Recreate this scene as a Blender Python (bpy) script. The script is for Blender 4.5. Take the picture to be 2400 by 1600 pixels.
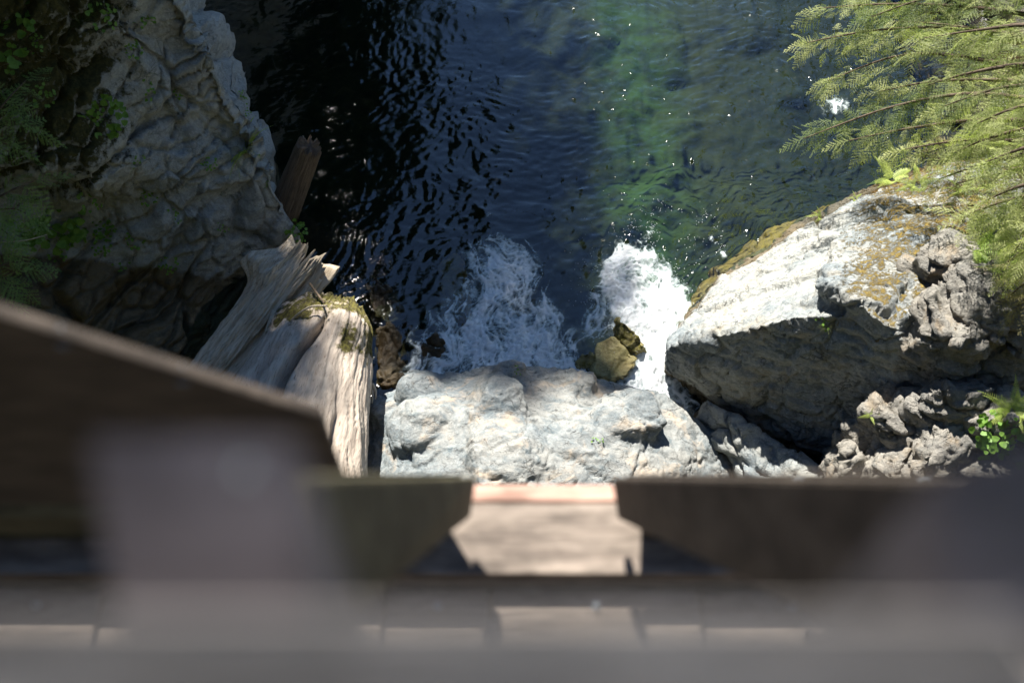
import bpy, bmesh, math, random, time
import numpy as np
from mathutils import Vector, Matrix, Quaternion
from mathutils.bvhtree import BVHTree
from math import radians as R

T0 = time.time()
for o in list(bpy.data.objects):
    bpy.data.objects.remove(o, do_unlink=True)
scene = bpy.context.scene
COL = scene.collection

# ------------------------------------------------------------------ camera, sky, sun, exposure
CAM = np.array([0.0, 0.0, 9.0]); PITCH = R(58.0); FPX = 2333.0
cd = bpy.data.cameras.new('camera'); cam = bpy.data.objects.new('camera', cd); COL.objects.link(cam)
cam.location = CAM; cam.rotation_euler = (math.pi/2 - PITCH, 0, 0)
cd.sensor_width = 36.0; cd.lens = 35.0; cd.clip_start = 0.02; cd.clip_end = 500
cd.dof.use_dof = True; cd.dof.focus_distance = 9.8; cd.dof.aperture_fstop = 2.2
scene.camera = cam
SUN_AZ = R(-14.0); SUN_EL = R(50.0)
SUN = Vector((math.sin(SUN_AZ)*math.cos(SUN_EL), math.cos(SUN_AZ)*math.cos(SUN_EL), math.sin(SUN_EL)))
world = bpy.data.worlds.new('World'); scene.world = world; world.use_nodes = True
wn = world.node_tree.nodes; wn.clear()
sky = wn.new('ShaderNodeTexSky'); sky.sky_type = 'NISHITA'; sky.sun_disc = False
sky.sun_elevation = SUN_EL; sky.sun_rotation = SUN_AZ; sky.altitude = 0; sky.air_density = 1.0; sky.dust_density = 0.0; sky.ozone_density = 5.0
bg = wn.new('ShaderNodeBackground'); bg.inputs['Strength'].default_value = 0.05
wo = wn.new('ShaderNodeOutputWorld')
world.node_tree.links.new(sky.outputs[0], bg.inputs[0]); world.node_tree.links.new(bg.outputs[0], wo.inputs[0])
sl = bpy.data.lights.new('sun', 'SUN'); sl.energy = 5.0; sl.angle = R(0.53); sl.color = (1.0, 0.955, 0.88)
sun = bpy.data.objects.new('sun', sl); COL.objects.link(sun); sun.rotation_euler = SUN.to_track_quat('Z', 'Y').to_euler()
sun.location = (0, 30, 40)
vs = scene.view_settings; vs.view_transform = 'Standard'; vs.look = 'None'; vs.exposure = 1.4; vs.gamma = 1.0; vs.use_curve_mapping = False
cy = scene.cycles
cy.use_denoising = True; cy.max_bounces = 8; cy.diffuse_bounces = 2; cy.glossy_bounces = 2; cy.use_adaptive_sampling = True; cy.adaptive_threshold = 0.015; cy.transmission_bounces = 4
cy.transparent_max_bounces = 12; cy.caustics_reflective = False; cy.caustics_refractive = False; cy.sample_clamp_indirect = 6.0; cy.sample_clamp_direct = 12.0

# ------------------------------------------------------------------ projection helpers (photo pixels 2400x1600 <-> world)
FWD = np.array([0, math.cos(PITCH), -math.sin(PITCH)]); UP = np.array([0, math.sin(PITCH), math.cos(PITCH)]); RT = np.array([1.0, 0, 0])
def ray(px, py):
    px = np.asarray(px, float); py = np.asarray(py, float)
    return FWD + ((px-1200)/FPX)[..., None]*RT + ((800-py)/FPX)[..., None]*UP
def at(px, py, z):
    d = ray(px, py); t = (np.asarray(z, float)-CAM[2])/d[..., 2]
    return CAM + d*t[..., None]
def aty(px, py, y):
    d = ray(px, py); return CAM + d*(y/d[..., 1])[..., None]
def pix(P):
    v = P-CAM; dz = v@FWD
    return 1200+FPX*(v@RT)/dz, 800-FPX*(v@UP)/dz

# ------------------------------------------------------------------ vectorised noise
rs = np.random.RandomState(7)
_perm = rs.permutation(1024); _perm = np.concatenate([_perm, _perm, _perm])
_g = rs.normal(size=(1024, 3)); _g /= np.linalg.norm(_g, axis=1)[:, None]
_rv = rs.rand(1024, 4)
def _h(i, j, k):
    return _perm[_perm[_perm[i & 1023]+(j & 1023)]+(k & 1023)]
def perlin(P, seed=0):
    P = np.asarray(P, float)+seed*17.31
    I = np.floor(P).astype(np.int64); F = P-I
    U = F*F*F*(F*(F*6-15)+10)
    out = 0
    for a in (0, 1):
        for b in (0, 1):
            for c in (0, 1):
                g = _g[_h(I[:, 0]+a, I[:, 1]+b, I[:, 2]+c)]
                d = g[:, 0]*(F[:, 0]-a)+g[:, 1]*(F[:, 1]-b)+g[:, 2]*(F[:, 2]-c)
                w = (U[:, 0] if a else 1-U[:, 0])*(U[:, 1] if b else 1-U[:, 1])*(U[:, 2] if c else 1-U[:, 2])
                out = out+w*d
    return out*1.5
def fbm(P, oct=4, gain=.5, lac=2.03, seed=0):
    s = 0; a = 1; n = 0
    for i in range(oct):
        s = s+a*perlin(P*(lac**i), seed+i*3); n += a; a *= gain
    return s/n
def ridged(P, oct=4, gain=.5, lac=2.1, seed=0):
    s = 0; a = 1; n = 0
    for i in range(oct):
        s = s+a*(1-2*np.abs(perlin(P*(lac**i), seed+i*5))); n += a; a *= gain
    return s/n
def vnoise(P, seed=0):
    return np.stack([perlin(P, seed), perlin(P, seed+11), perlin(P, seed+23)], 1)
def voronoi(P, want_off=False):
    I = np.floor(P).astype(np.int64); n = len(P)
    f1 = np.full(n, 9.0); f2 = np.full(n, 9.0); cid = np.zeros(n, np.int64); off = np.zeros((n, 3))
    for a in (-1, 0, 1):
        for b in (-1, 0, 1):
            for c in (-1, 0, 1):
                h = _h(I[:, 0]+a, I[:, 1]+b, I[:, 2]+c)
                q = np.stack([I[:, 0]+a, I[:, 1]+b, I[:, 2]+c], 1)+_rv[h, :3]
                d = np.linalg.norm(P-q, axis=1)
                m = d < f1
                f2 = np.where(m, f1, np.minimum(f2, d)); cid = np.where(m, h, cid); f1 = np.where(m, d, f1)
                off = np.where(m[:, None], P-q, off)
    if want_off: return f1, f2, cid, off
    return f1, f2, cid
def sstep(a, b, x):
    t = np.clip((x-a)/(b-a), 0, 1); return t*t*(3-2*t)
def rotm(ax, ay, az):
    return np.array(Matrix.Rotation(R(az), 3, 'Z') @ Matrix.Rotation(R(ay), 3, 'Y') @ Matrix.Rotation(R(ax), 3, 'X'))

# ------------------------------------------------------------------ mesh / object helpers
def mesh_np(name, V, F, mat=None, smooth=True, attrs=None):
    """V (n,3), F list of faces or (m,k) array"""
    me = bpy.data.meshes.new(name)
    V = np.asarray(V, np.float32)
    if isinstance(F, np.ndarray) and F.ndim == 2:
        k = F.shape[1]; m = len(F)
        me.vertices.add(len(V)); me.vertices.foreach_set('co', V.ravel())
        me.loops.add(m*k); me.loops.foreach_set('vertex_index', F.astype(np.int32).ravel())
        me.polygons.add(m); me.polygons.foreach_set('loop_start', np.arange(0, m*k, k, dtype=np.int32))
        me.update(calc_edges=True); me.validate()
    else:
        me.from_pydata(V.tolist(), [], [list(map(int, f)) for f in F]); me.update()
    if mat: me.materials.append(mat)
    me.polygons.foreach_set('use_smooth', np.full(len(me.polygons), bool(smooth)))
    for k_, v in (attrs or {}).items():
        add_attr(me, k_, v)
    me.update()
    return me
def add_attr(me, name, v):
    a = me.attributes.new(name, 'FLOAT', 'POINT'); a.data.foreach_set('value', np.asarray(v, np.float32))
def verts_of(me):
    a = np.empty(len(me.vertices)*3, np.float32); me.vertices.foreach_get('co', a); return a.reshape(-1, 3).astype(float)
def norms_of(me):
    a = np.empty(len(me.vertices)*3, np.float32); me.vertex_normals.foreach_get('vector', a); return a.reshape(-1, 3).astype(float)
def link(name, me, parent=None, loc=None):
    o = bpy.data.objects.new(name, me); COL.objects.link(o)
    if loc is not None: o.location = loc
    if parent is not None: o.parent = parent
    return o
def tag(o, label=None, cat=None, group=None, kind=None):
    if label: o['label'] = label
    if cat: o['category'] = cat
    if group: o['group'] = group
    if kind: o['kind'] = kind
    return o
def empty(name, loc, label, cat, group=None):
    o = bpy.data.objects.new(name, None); COL.objects.link(o); o.location = loc; o.empty_display_size = .1
    return tag(o, label, cat, group)
def grid_faces(nu, nv):
    i = np.arange(nu-1)[:, None]*nv+np.arange(nv-1)[None, :]
    return np.stack([i, i+nv, i+nv+1, i+1], -1).reshape(-1, 4)

# ------------------------------------------------------------------ node helper
class NT:
    def __init__(s, name):
        s.m = bpy.data.materials.new(name); s.m.use_nodes = True
        s.t = s.m.node_tree; s.t.nodes.clear(); s.out = s.t.nodes.new('ShaderNodeOutputMaterial')
        s._tc = None
    def n(s, typ, **kw):
        nd = s.t.nodes.new(typ)
        for k, v in kw.items():
            if k.startswith('_'): setattr(nd, k[1:], v)
            else:
                key = k.replace('__', ' ')
                s.set(nd.inputs[key] if not key.isdigit() else nd.inputs[int(key)], v)
        return nd
    def set(s, inp, v):
        if isinstance(v, bpy.types.NodeSocket): s.t.links.new(v, inp)
        elif isinstance(v, bpy.types.Node): s.t.links.new(v.outputs[0], inp)
        else:
            if isinstance(v, (tuple, list)) and len(v) == 3 and inp.type == 'RGBA': v = (*v, 1)
            inp.default_value = v
    def co(s, scale=(1, 1, 1), rot=(0, 0, 0)):
        if s._tc is None: s._tc = s.t.nodes.new('ShaderNodeTexCoord')
        mp = s.t.nodes.new('ShaderNodeMapping'); s.t.links.new(s._tc.outputs['Object'], mp.inputs[0])
        mp.inputs['Scale'].default_value = scale; mp.inputs['Rotation'].default_value = rot
        return mp.outputs[0]
    def noise(s, v, scale, detail=5, rough=.55, dist=0.0):
        nd = s.n('ShaderNodeTexNoise'); s.set(nd.inputs['Vector'], v)
        nd.inputs['Scale'].default_value = scale; nd.inputs['Detail'].default_value = detail; nd.inputs['Roughness'].default_value = rough; nd.inputs['Distortion'].default_value = dist
        return nd.outputs[0]
    def vor(s, v, scale, feature='DISTANCE_TO_EDGE'):
        nd = s.t.nodes.new('ShaderNodeTexVoronoi'); nd.feature = feature; s.set(nd.inputs['Vector'], v); nd.inputs['Scale'].default_value = scale
        return nd.outputs[0]
    def math(s, op, a, b=0.0, clamp=False):
        nd = s.t.nodes.new('ShaderNodeMath'); nd.operation = op; nd.use_clamp = clamp
        s.set(nd.inputs[0], a); s.set(nd.inputs[1], b); return nd.outputs[0]
    def ramp(s, v, lo, hi, a=0.0, b=1.0):
        nd = s.t.nodes.new('ShaderNodeMapRange'); nd.interpolation_type = 'SMOOTHSTEP'
        s.set(nd.inputs[0], v); nd.inputs[1].default_value = lo; nd.inputs[2].default_value = hi; nd.inputs[3].default_value = a; nd.inputs[4].default_value = b
        return nd.outputs[0]
    def mix(s, f, a, b, typ='MIX'):
        nd = s.t.nodes.new('ShaderNodeMix'); nd.data_type = 'RGBA'; nd.blend_type = typ
        s.set(nd.inputs[0], f); s.set(nd.inputs[6], a); s.set(nd.inputs[7], b); return nd.outputs[2]
    def attr(s, name):
        nd = s.t.nodes.new('ShaderNodeAttribute'); nd.attribute_name = name; return nd.outputs['Fac']
    def bump(s, h, strength, dist, normal=None):
        nd = s.t.nodes.new('ShaderNodeBump'); nd.inputs['Strength'].default_value = strength; nd.inputs['Distance'].default_value = dist
        s.set(nd.inputs['Height'], h)
        if normal is not None: s.set(nd.inputs['Normal'], normal)
        return nd.outputs[0]
    def principled(s, col, rough, normal=None, spec=.4, **kw):
        nd = s.t.nodes.new('ShaderNodeBsdfPrincipled')
        s.set(nd.inputs['Base Color'], col); s.set(nd.inputs['Roughness'], rough); s.set(nd.inputs['Specular IOR Level'], spec)
        if normal is not None: s.set(nd.inputs['Normal'], normal)
        for k, v in kw.items(): s.set(nd.inputs[k.replace('__', ' ')], v)
        return nd.outputs[0]
    def done(s, sh, vol=None):
        if sh is not None: s.t.links.new(sh, s.out.inputs['Surface'])
        if vol is not None: s.t.links.new(vol, s.out.inputs['Volume'])
        return s.m

# ------------------------------------------------------------------ materials
def rock_mat(name, c0, c1, c2, stain=(.30, .22, .13), stain_amt=.35, moss=(.045, .06, .012), moss2=(.16, .14, .035), vein=.6, bump=1.0, rough=.82):
    t = NT(name); v = t.co(); va = t.co((1.0, 1.6, 2.6), (R(25), R(20), R(35)))
    big = t.noise(v, 1.1, 4, .6, .6); mid = t.noise(va, 5.5, 6, .62, .4); fine = t.noise(v, 38, 6, .7)
    col = t.mix(t.ramp(big, .35, .65), c0, c1)
    col = t.mix(t.ramp(mid, .45, .72, 0, .8), col, c2)
    col = t.mix(t.ramp(fine, .42, .75, 0, .38), col, tuple(min(1, x*1.7) for x in c1))
    col = t.mix(t.ramp(t.noise(v, 70, 4, .6), .56, .70, 0, .5), col, tuple(x*.45 for x in c0))
    st = t.math('MULTIPLY', t.ramp(t.noise(v, 2.7, 6, .65, .8), .52, .72), stain_amt)
    col = t.mix(st, col, stain)
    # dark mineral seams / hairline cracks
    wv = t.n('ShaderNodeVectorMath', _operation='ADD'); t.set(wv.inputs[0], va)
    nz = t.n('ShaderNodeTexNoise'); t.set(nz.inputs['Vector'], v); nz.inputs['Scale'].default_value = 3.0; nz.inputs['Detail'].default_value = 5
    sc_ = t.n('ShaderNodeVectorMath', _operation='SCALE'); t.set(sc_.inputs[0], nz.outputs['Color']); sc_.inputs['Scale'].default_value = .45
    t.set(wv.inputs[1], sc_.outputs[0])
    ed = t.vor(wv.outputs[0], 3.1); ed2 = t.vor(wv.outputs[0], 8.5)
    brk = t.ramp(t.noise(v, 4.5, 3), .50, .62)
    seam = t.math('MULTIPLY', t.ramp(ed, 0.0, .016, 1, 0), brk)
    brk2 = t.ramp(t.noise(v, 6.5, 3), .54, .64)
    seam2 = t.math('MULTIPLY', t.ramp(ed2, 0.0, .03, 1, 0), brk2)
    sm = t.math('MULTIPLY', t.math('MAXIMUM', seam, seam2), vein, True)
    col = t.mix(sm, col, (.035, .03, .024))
    # moss
    mo = t.attr('moss'); mn = t.noise(v, 15, 7, .75)
    mf = t.ramp(t.math('ADD', mo, t.math('MULTIPLY', t.math('SUBTRACT', mn, .5), 1.5)), .38, .62)
    mcol = t.mix(t.ramp(t.noise(v, 24, 5, .7), .38, .68), moss, moss2)
    col = t.mix(mf, col, mcol)
    # wet
    we = t.attr('wet'); wf = t.ramp(t.math('ADD', we, t.math('MULTIPLY', t.math('SUBTRACT', t.noise(v, 6, 4), .5), .5)), .35, .65)
    wetc = t.mix(1.0, col, (.38, .30, .19), 'MULTIPLY')
    col = t.mix(wf, col, wetc)
    rg = t.mix(wf, (rough,)*3, (.38,)*3)
    hb = t.math('ADD', t.math('MULTIPLY', mid, .9), t.math('ADD', t.math('MULTIPLY', fine, .42), t.math('MULTIPLY', t.noise(v, 110, 3, .7), .14)))
    hb = t.math('SUBTRACT', hb, t.math('MULTIPLY', sm, .55))
    hb = t.math('ADD', hb, t.math('MULTIPLY', mf, t.noise(v, 60, 4, .8)))
    nb = t.bump(hb, .75*bump, .035)
    return t.done(t.principled(col, rg, nb, .35))

M = {}
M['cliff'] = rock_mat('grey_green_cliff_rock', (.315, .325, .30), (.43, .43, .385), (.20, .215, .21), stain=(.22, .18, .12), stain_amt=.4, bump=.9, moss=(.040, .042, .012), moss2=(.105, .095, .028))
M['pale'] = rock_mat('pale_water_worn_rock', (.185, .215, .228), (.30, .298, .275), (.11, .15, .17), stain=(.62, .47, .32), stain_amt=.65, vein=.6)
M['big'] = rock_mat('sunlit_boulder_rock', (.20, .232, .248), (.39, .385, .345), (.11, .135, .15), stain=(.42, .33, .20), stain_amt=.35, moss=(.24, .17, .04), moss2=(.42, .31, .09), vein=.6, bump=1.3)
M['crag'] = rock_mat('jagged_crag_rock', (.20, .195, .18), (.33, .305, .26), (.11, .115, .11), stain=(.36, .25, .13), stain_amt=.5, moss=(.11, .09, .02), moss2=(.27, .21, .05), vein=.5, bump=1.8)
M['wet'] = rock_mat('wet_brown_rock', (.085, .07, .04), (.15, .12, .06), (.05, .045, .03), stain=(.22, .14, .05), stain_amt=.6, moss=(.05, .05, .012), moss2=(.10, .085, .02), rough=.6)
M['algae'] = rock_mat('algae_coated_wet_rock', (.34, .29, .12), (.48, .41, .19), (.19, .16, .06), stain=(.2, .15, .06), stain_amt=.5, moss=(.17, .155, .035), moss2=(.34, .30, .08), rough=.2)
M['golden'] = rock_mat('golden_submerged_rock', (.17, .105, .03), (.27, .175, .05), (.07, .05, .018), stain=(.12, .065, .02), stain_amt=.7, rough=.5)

def wood_mat(name, a, b, c, axis_scale=(14, 14, 1.0), rough=.8, bump=.6):
    t = NT(name); v = t.co(axis_scale); v1 = t.co()
    g = t.noise(v, 2.4, 7, .65, .5); g2 = t.noise(v, 9, 5, .7, .2)
    col = t.mix(t.ramp(g, .36, .66), a, b)
    col = t.mix(t.ramp(g2, .52, .70, 0, .85), col, c)
    col = t.mix(t.ramp(t.noise(v1, 3.0, 5), .5, .72, 0, .55), col, tuple(x*.55 for x in a))
    mo = t.attr('moss'); mn = t.noise(v1, 14, 6, .75)
    mf = t.ramp(t.math('ADD', mo, t.math('MULTIPLY', t.math('SUBTRACT', mn, .5), 1.7)), .36, .70)
    mc = t.mix(t.ramp(t.noise(v1, 30, 5, .7), .36, .66), (.045, .036, .014), (.15, .135, .03))
    col = t.mix(mf, col, mc)
    h = t.math('ADD', t.math('MULTIPLY', g, .7), t.math('MULTIPLY', g2, .6)); h = t.math('ADD', h, t.math('MULTIPLY', mf, t.noise(v1, 70, 4, .8)))
    return t.done(t.principled(col, rough, t.bump(h, bump, .02), .25))
# logs are modelled along local Z, so the grain runs along Z
M['drift'] = wood_mat('bleached_driftwood', (.50, .40, .28), (.70, .60, .46), (.15, .10, .06), (9, 9, 1.2))
M['stump'] = wood_mat('weathered_stump_wood', (.50, .41, .33), (.66, .57, .47), (.22, .155, .105), (8, 8, 1.0))
M['brownlog'] = wood_mat('reddish_brown_log', (.20, .145, .10), (.30, .23, .17), (.08, .055, .038))
M['stick'] = wood_mat('pale_stick', (.50, .42, .32), (.62, .55, .44), (.30, .24, .17))
M['bark'] = wood_mat('brown_bark', (.09, .065, .045), (.16, .12, .085), (.04, .03, .02), (9, 9, 2))
def plank_mat(name, a, b, c):
    t = NT(name); v = t.co((1.2, 16, 16)); v1 = t.co()
    g = t.noise(v, 3, 6, .6, .4); g2 = t.noise(v, 10, 4, .6)
    col = t.mix(t.ramp(g, .35, .65), a, b); col = t.mix(t.ramp(g2, .5, .7, 0, .7), col, c)
    col = t.mix(t.ramp(t.noise(v1, 7, 4), .5, .7, 0, .5), col, tuple(x*.6 for x in a))
    vl = t.co((.35, 1, 1)); col = t.mix(t.ramp(t.noise(vl, 26, 3, .6, .3), .40, .64, 0, .65), col, tuple(x*.45 for x in a)); col = t.mix(t.ramp(t.noise(vl, 17, 3, .6, .3), .48, .68, 0, .5), col, tuple(min(1, x*1.5) for x in b))
    return t.done(t.principled(col, .75, t.bump(g2, .4, .004), .3))
M['rail'] = plank_mat('grey_weathered_timber', (.34, .305, .285), (.43, .39, .37), (.22, .195, .18))
M['post'] = plank_mat('grey_violet_post_timber', (.25, .23, .245), (.31, .29, .305), (.18, .165, .175))
M['olive'] = plank_mat('olive_stained_timber', (.085, .076, .046), (.12, .108, .066), (.05, .045, .028))
M['brown'] = plank_mat('dark_brown_timber', (.060, .047, .037), (.088, .070, .055), (.036, .028, .023))
M['curb'] = plank_mat('dark_curb_timber', (.075, .060, .048), (.105, .085, .068), (.045, .036, .03))
M['tan'] = plank_mat('tan_deck_timber', (.16, .128, .104), (.27, .222, .18), (.07, .054, .042))
M['deck'] = plank_mat('dark_deck_timber', (.12, .095, .075), (.17, .14, .115), (.06, .045, .036))
M['red'] = plank_mat('reddish_cedar_timber', (.40, .23, .17), (.50, .32, .25), (.28, .16, .115))
t = NT('galvanised_steel'); M['steel'] = t.done(t.principled(t.mix(t.ramp(t.noise(t.co(), 60, 3), .4, .6), (.14, .16, .18), (.21, .235, .25)), .7, None, .3))

def leaf_mat(name, a, b, trans=.45, rough=.5):
    t = NT(name); v = t.co()
    ob = t.n('ShaderNodeObjectInfo')
    f = t.ramp(t.noise(v, 4.5, 4, .6), .34, .66)
    col = t.mix(f, a, b)
    col = t.mix(t.ramp(t.noise(v, 40, 2), .4, .7, 0, .5), col, tuple(x*1.35 for x in b))
    p = t.principled(col, rough, None, .35)
    tr = t.n('ShaderNodeBsdfTranslucent'); t.set(tr.inputs[0], t.mix(1.0, col, (1.0, 1.15, .55), 'MULTIPLY'))
    mx = t.n('ShaderNodeMixShader'); mx.inputs[0].default_value = trans; t.set(mx.inputs[1], p); t.set(mx.inputs[2], tr.outputs[0])
    return t.done(mx.outputs[0])
M['needle'] = leaf_mat('hemlock_needles', (.22, .26, .09), (.44, .47, .20), .5)
M['needle_pale'] = leaf_mat('pale_hemlock_needles', (.32, .35, .13), (.54, .56, .26), .5)
M['needle_brown'] = leaf_mat('browning_hemlock_needles', (.20, .17, .08), (.36, .32, .16), .4)
M['needle_deep'] = leaf_mat('deep_green_hemlock_needles', (.09, .13, .04), (.20, .25, .085), .4)
M['needle_dark'] = leaf_mat('dark_conifer_needles', (.025, .045, .016), (.055, .085, .03), .25)
M['fern'] = leaf_mat('fern_fronds', (.18, .30, .04), (.32, .44, .08), .45)
M['fern_pale'] = leaf_mat('yellow_green_fern_fronds', (.36, .46, .10), (.50, .58, .16), .40)
M['herb'] = leaf_mat('small_round_leaves', (.12, .25, .035), (.22, .38, .07), .35)
M['sapling'] = leaf_mat('sapling_needles', (.16, .27, .08), (.32, .44, .15), .4)  # sunlight put into the base colour; the saplings stand in shade
M['grass'] = leaf_mat('thin_grass_blades', (.06, .085, .02), (.12, .15, .04), .35)

# ------------------------------------------------------------------ rock builder
def hull_mesh(hulls, voxel, smooth=3):
    bm = bmesh.new()
    for pts in hulls:
        vs_ = [bm.verts.new(p) for p in pts]
        r = bmesh.ops.convex_hull(bm, input=vs_)
        junk = [g for g in r['geom_interior'] if isinstance(g, bmesh.types.BMVert)]
        if junk: bmesh.ops.delete(bm, geom=junk, context='VERTS')
    loose = [v for v in bm.verts if not v.link_faces]
    if loose: bmesh.ops.delete(bm, geom=loose, context='VERTS')
    bmesh.ops.recalc_face_normals(bm, faces=bm.faces)
    me = bpy.data.meshes.new('tmp'); bm.to_mesh(me); bm.free()
    o = bpy.data.objects.new('tmp', me); COL.objects.link(o)
    md = o.modifiers.new('r', 'REMESH'); md.mode = 'VOXEL'; md.voxel_size = voxel; md.use_smooth_shade = True
    if smooth:
        sm = o.modifiers.new('s', 'SMOOTH'); sm.iterations = smooth; sm.factor = .5
    dg = bpy.context.evaluated_depsgraph_get(); ev = o.evaluated_get(dg)
    out = bpy.data.meshes.new_from_object(ev)
    bpy.data.objects.remove(o); bpy.data.meshes.remove(me)
    return out
def drop(pts, dz=None, zbot=None, shrink=.0):
    p = np.asarray(pts, float); c = p.mean(0); q = p.copy()
    q[:, :2] = c[:2]+(q[:, :2]-c[:2])*(1-shrink)
    q[:, 2] = zbot if zbot is not None else q[:, 2]-dz
    return np.concatenate([p, q])
def px3(lst):
    a = np.array(lst, float); return at(a[:, 0], a[:, 1], a[:, 2])
def fracture(P, seed=0, A=None, levels=((1.6, .10, .05, .10), (5., .035, .022, .12)), rough=.05, rf=3.0, warp=.12, lines=.035, tilt_=1.5, edge_=.09):
    """displacement along the normal: block steps with cracks between, plus fractal roughness"""
    A = np.eye(3) if A is None else A
    Q = P@A.T; Q = Q+warp*vnoise(P*2.2, seed)+warp*.35*vnoise(P*7, seed+4)
    d = 0
    for i, (f, step, crack, w) in enumerate(levels):
        f1, f2, cid, off = voronoi(Q*f+seed*3.7+i*9.1, True)
        e = f2-f1
        tilt = (off*_g[cid]).sum(1)
        d = d+step*((_rv[cid, 3]-.5)*1.5+tilt*tilt_)*sstep(0, edge_, e)-crack*np.exp(-(e/(w*.7))**2)
    d = d+rough*fbm(P*rf, 5, .52, seed=seed+31)
    for k, (mx_, fr_, w_) in enumerate(((rotm(20, 10, 35)@np.diag([1, .35, 1.0]), .9, .022), (rotm(-30, 40, -50)@np.diag([.4, 1, 1.0]), 1.5, .03), (rotm(60, -20, 10)@np.diag([1, .5, .6]), 2.6, .045))):
        nn = perlin((P+.06*vnoise(P*5, seed+60+k))@mx_.T*fr_, seed+50+k); gate = sstep(-.05, .25, perlin(P*.9, seed+70+k))
        d = d-lines*gate*np.exp(-(nn/w_)**2)*(1.0, .7, .45)[k]
    return d
def finish_rock(name, me, disp, mat, moss=None, wet=None, label=None, cat='rock', kind=None, group=None):
    P = verts_of(me); N = norms_of(me)
    D = P+N*disp(P, N)[:, None]
    me.vertices.foreach_set('co', D.astype(np.float32).ravel())
    me.polygons.foreach_set('use_smooth', np.ones(len(me.polygons), bool)); me.update()
    N2 = norms_of(me)
    add_attr(me, 'moss', moss(D, N2) if moss else np.zeros(len(D)))
    add_attr(me, 'wet', wet(D, N2) if wet else np.zeros(len(D)))
    me.materials.clear(); me.materials.append(mat)
    o = link(name, me)
    return tag(o, label, cat, group, kind)
def waterline(h=.12):
    return lambda P, N: 1-sstep(h*.4, h*1.6, P[:, 2])

# ------------------------------------------------------------------ the setting: riverbed, river, banks
def axis(lo, hi, step, far, n=22):
    k = np.geomspace(1, far, n)
    c = np.arange(lo, hi+1e-6, step)
    return np.concatenate([(lo-k*.35)[::-1], c, hi+k*.35])
def bed_height(P):
    px_, py_ = pix(np.column_stack([P[:, 0], P[:, 1], np.zeros(len(P))]))
    x, y = P[:, 0], P[:, 1]
    d = 2.6*np.ones(len(P))
    # shallower towards the near end and the right bank
    d = d-1.6*sstep(6.4, 4.4, y)
    d = d-1.5*sstep(1.4, 3.6, x-.25*(y-6))*sstep(11, 6, y)
    d = np.maximum(d, .22)
    Q = P*np.array([1.0, .8, 0])+.25*vnoise(P*1.7, 12)*np.array([1, 1, 0])+np.array([3.1, 1.7, .5])
    f1, f2, cid = voronoi(Q); g1, g2, gid = voronoi(Q*2.6+7*np.array([1, 1, 0]))
    st = sstep(.3, 1.2, d)*.30*np.clip(1-f1/.62, 0, 1)**.6*_rv[cid, 3]+.16*np.clip(1-g1/.6, 0, 1)**.6*_rv[gid, 3]
    bed_height.stone = np.clip(.65*_rv[cid, 3]*sstep(.75, .35, f1)+.5*_rv[gid, 3]*sstep(.7, .3, g1), 0, 1)
    return -d+st+.10*fbm(P*1.3, 4, seed=3)+.05*ridged(P*4, 3, seed=8)
xs = axis(-5.5, 7.0, .06, 200); ys = axis(1.5, 13.5, .06, 200)
X, Y = np.meshgrid(xs, ys, indexing='ij'); P = np.column_stack([X.ravel(), Y.ravel(), np.zeros(X.size)])
P[:, 2] = bed_height(P)
t = NT('riverbed_stone'); v = t.co()
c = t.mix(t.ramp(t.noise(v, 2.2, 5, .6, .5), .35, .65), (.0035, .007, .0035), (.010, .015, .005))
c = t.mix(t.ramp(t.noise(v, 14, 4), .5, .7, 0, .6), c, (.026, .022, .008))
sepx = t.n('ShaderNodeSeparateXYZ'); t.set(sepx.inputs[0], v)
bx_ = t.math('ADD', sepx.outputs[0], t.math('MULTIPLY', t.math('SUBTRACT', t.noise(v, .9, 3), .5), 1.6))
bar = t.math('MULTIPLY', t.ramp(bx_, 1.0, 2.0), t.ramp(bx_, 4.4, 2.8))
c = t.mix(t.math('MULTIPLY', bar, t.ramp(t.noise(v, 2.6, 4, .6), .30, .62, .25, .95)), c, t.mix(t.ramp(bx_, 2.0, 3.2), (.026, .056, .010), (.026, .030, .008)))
c = t.mix(1.0, c, t.mix(t.attr('stone'), (.85, .88, .85), (1.15, 1.12, 1.1)), 'MULTIPLY')
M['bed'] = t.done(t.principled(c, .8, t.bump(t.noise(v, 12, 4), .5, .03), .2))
tag(link('riverbed', mesh_np('riverbed', P, grid_faces(len(xs), len(ys)), M['bed'], attrs={'stone': bed_height.stone})), kind='structure')

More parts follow.
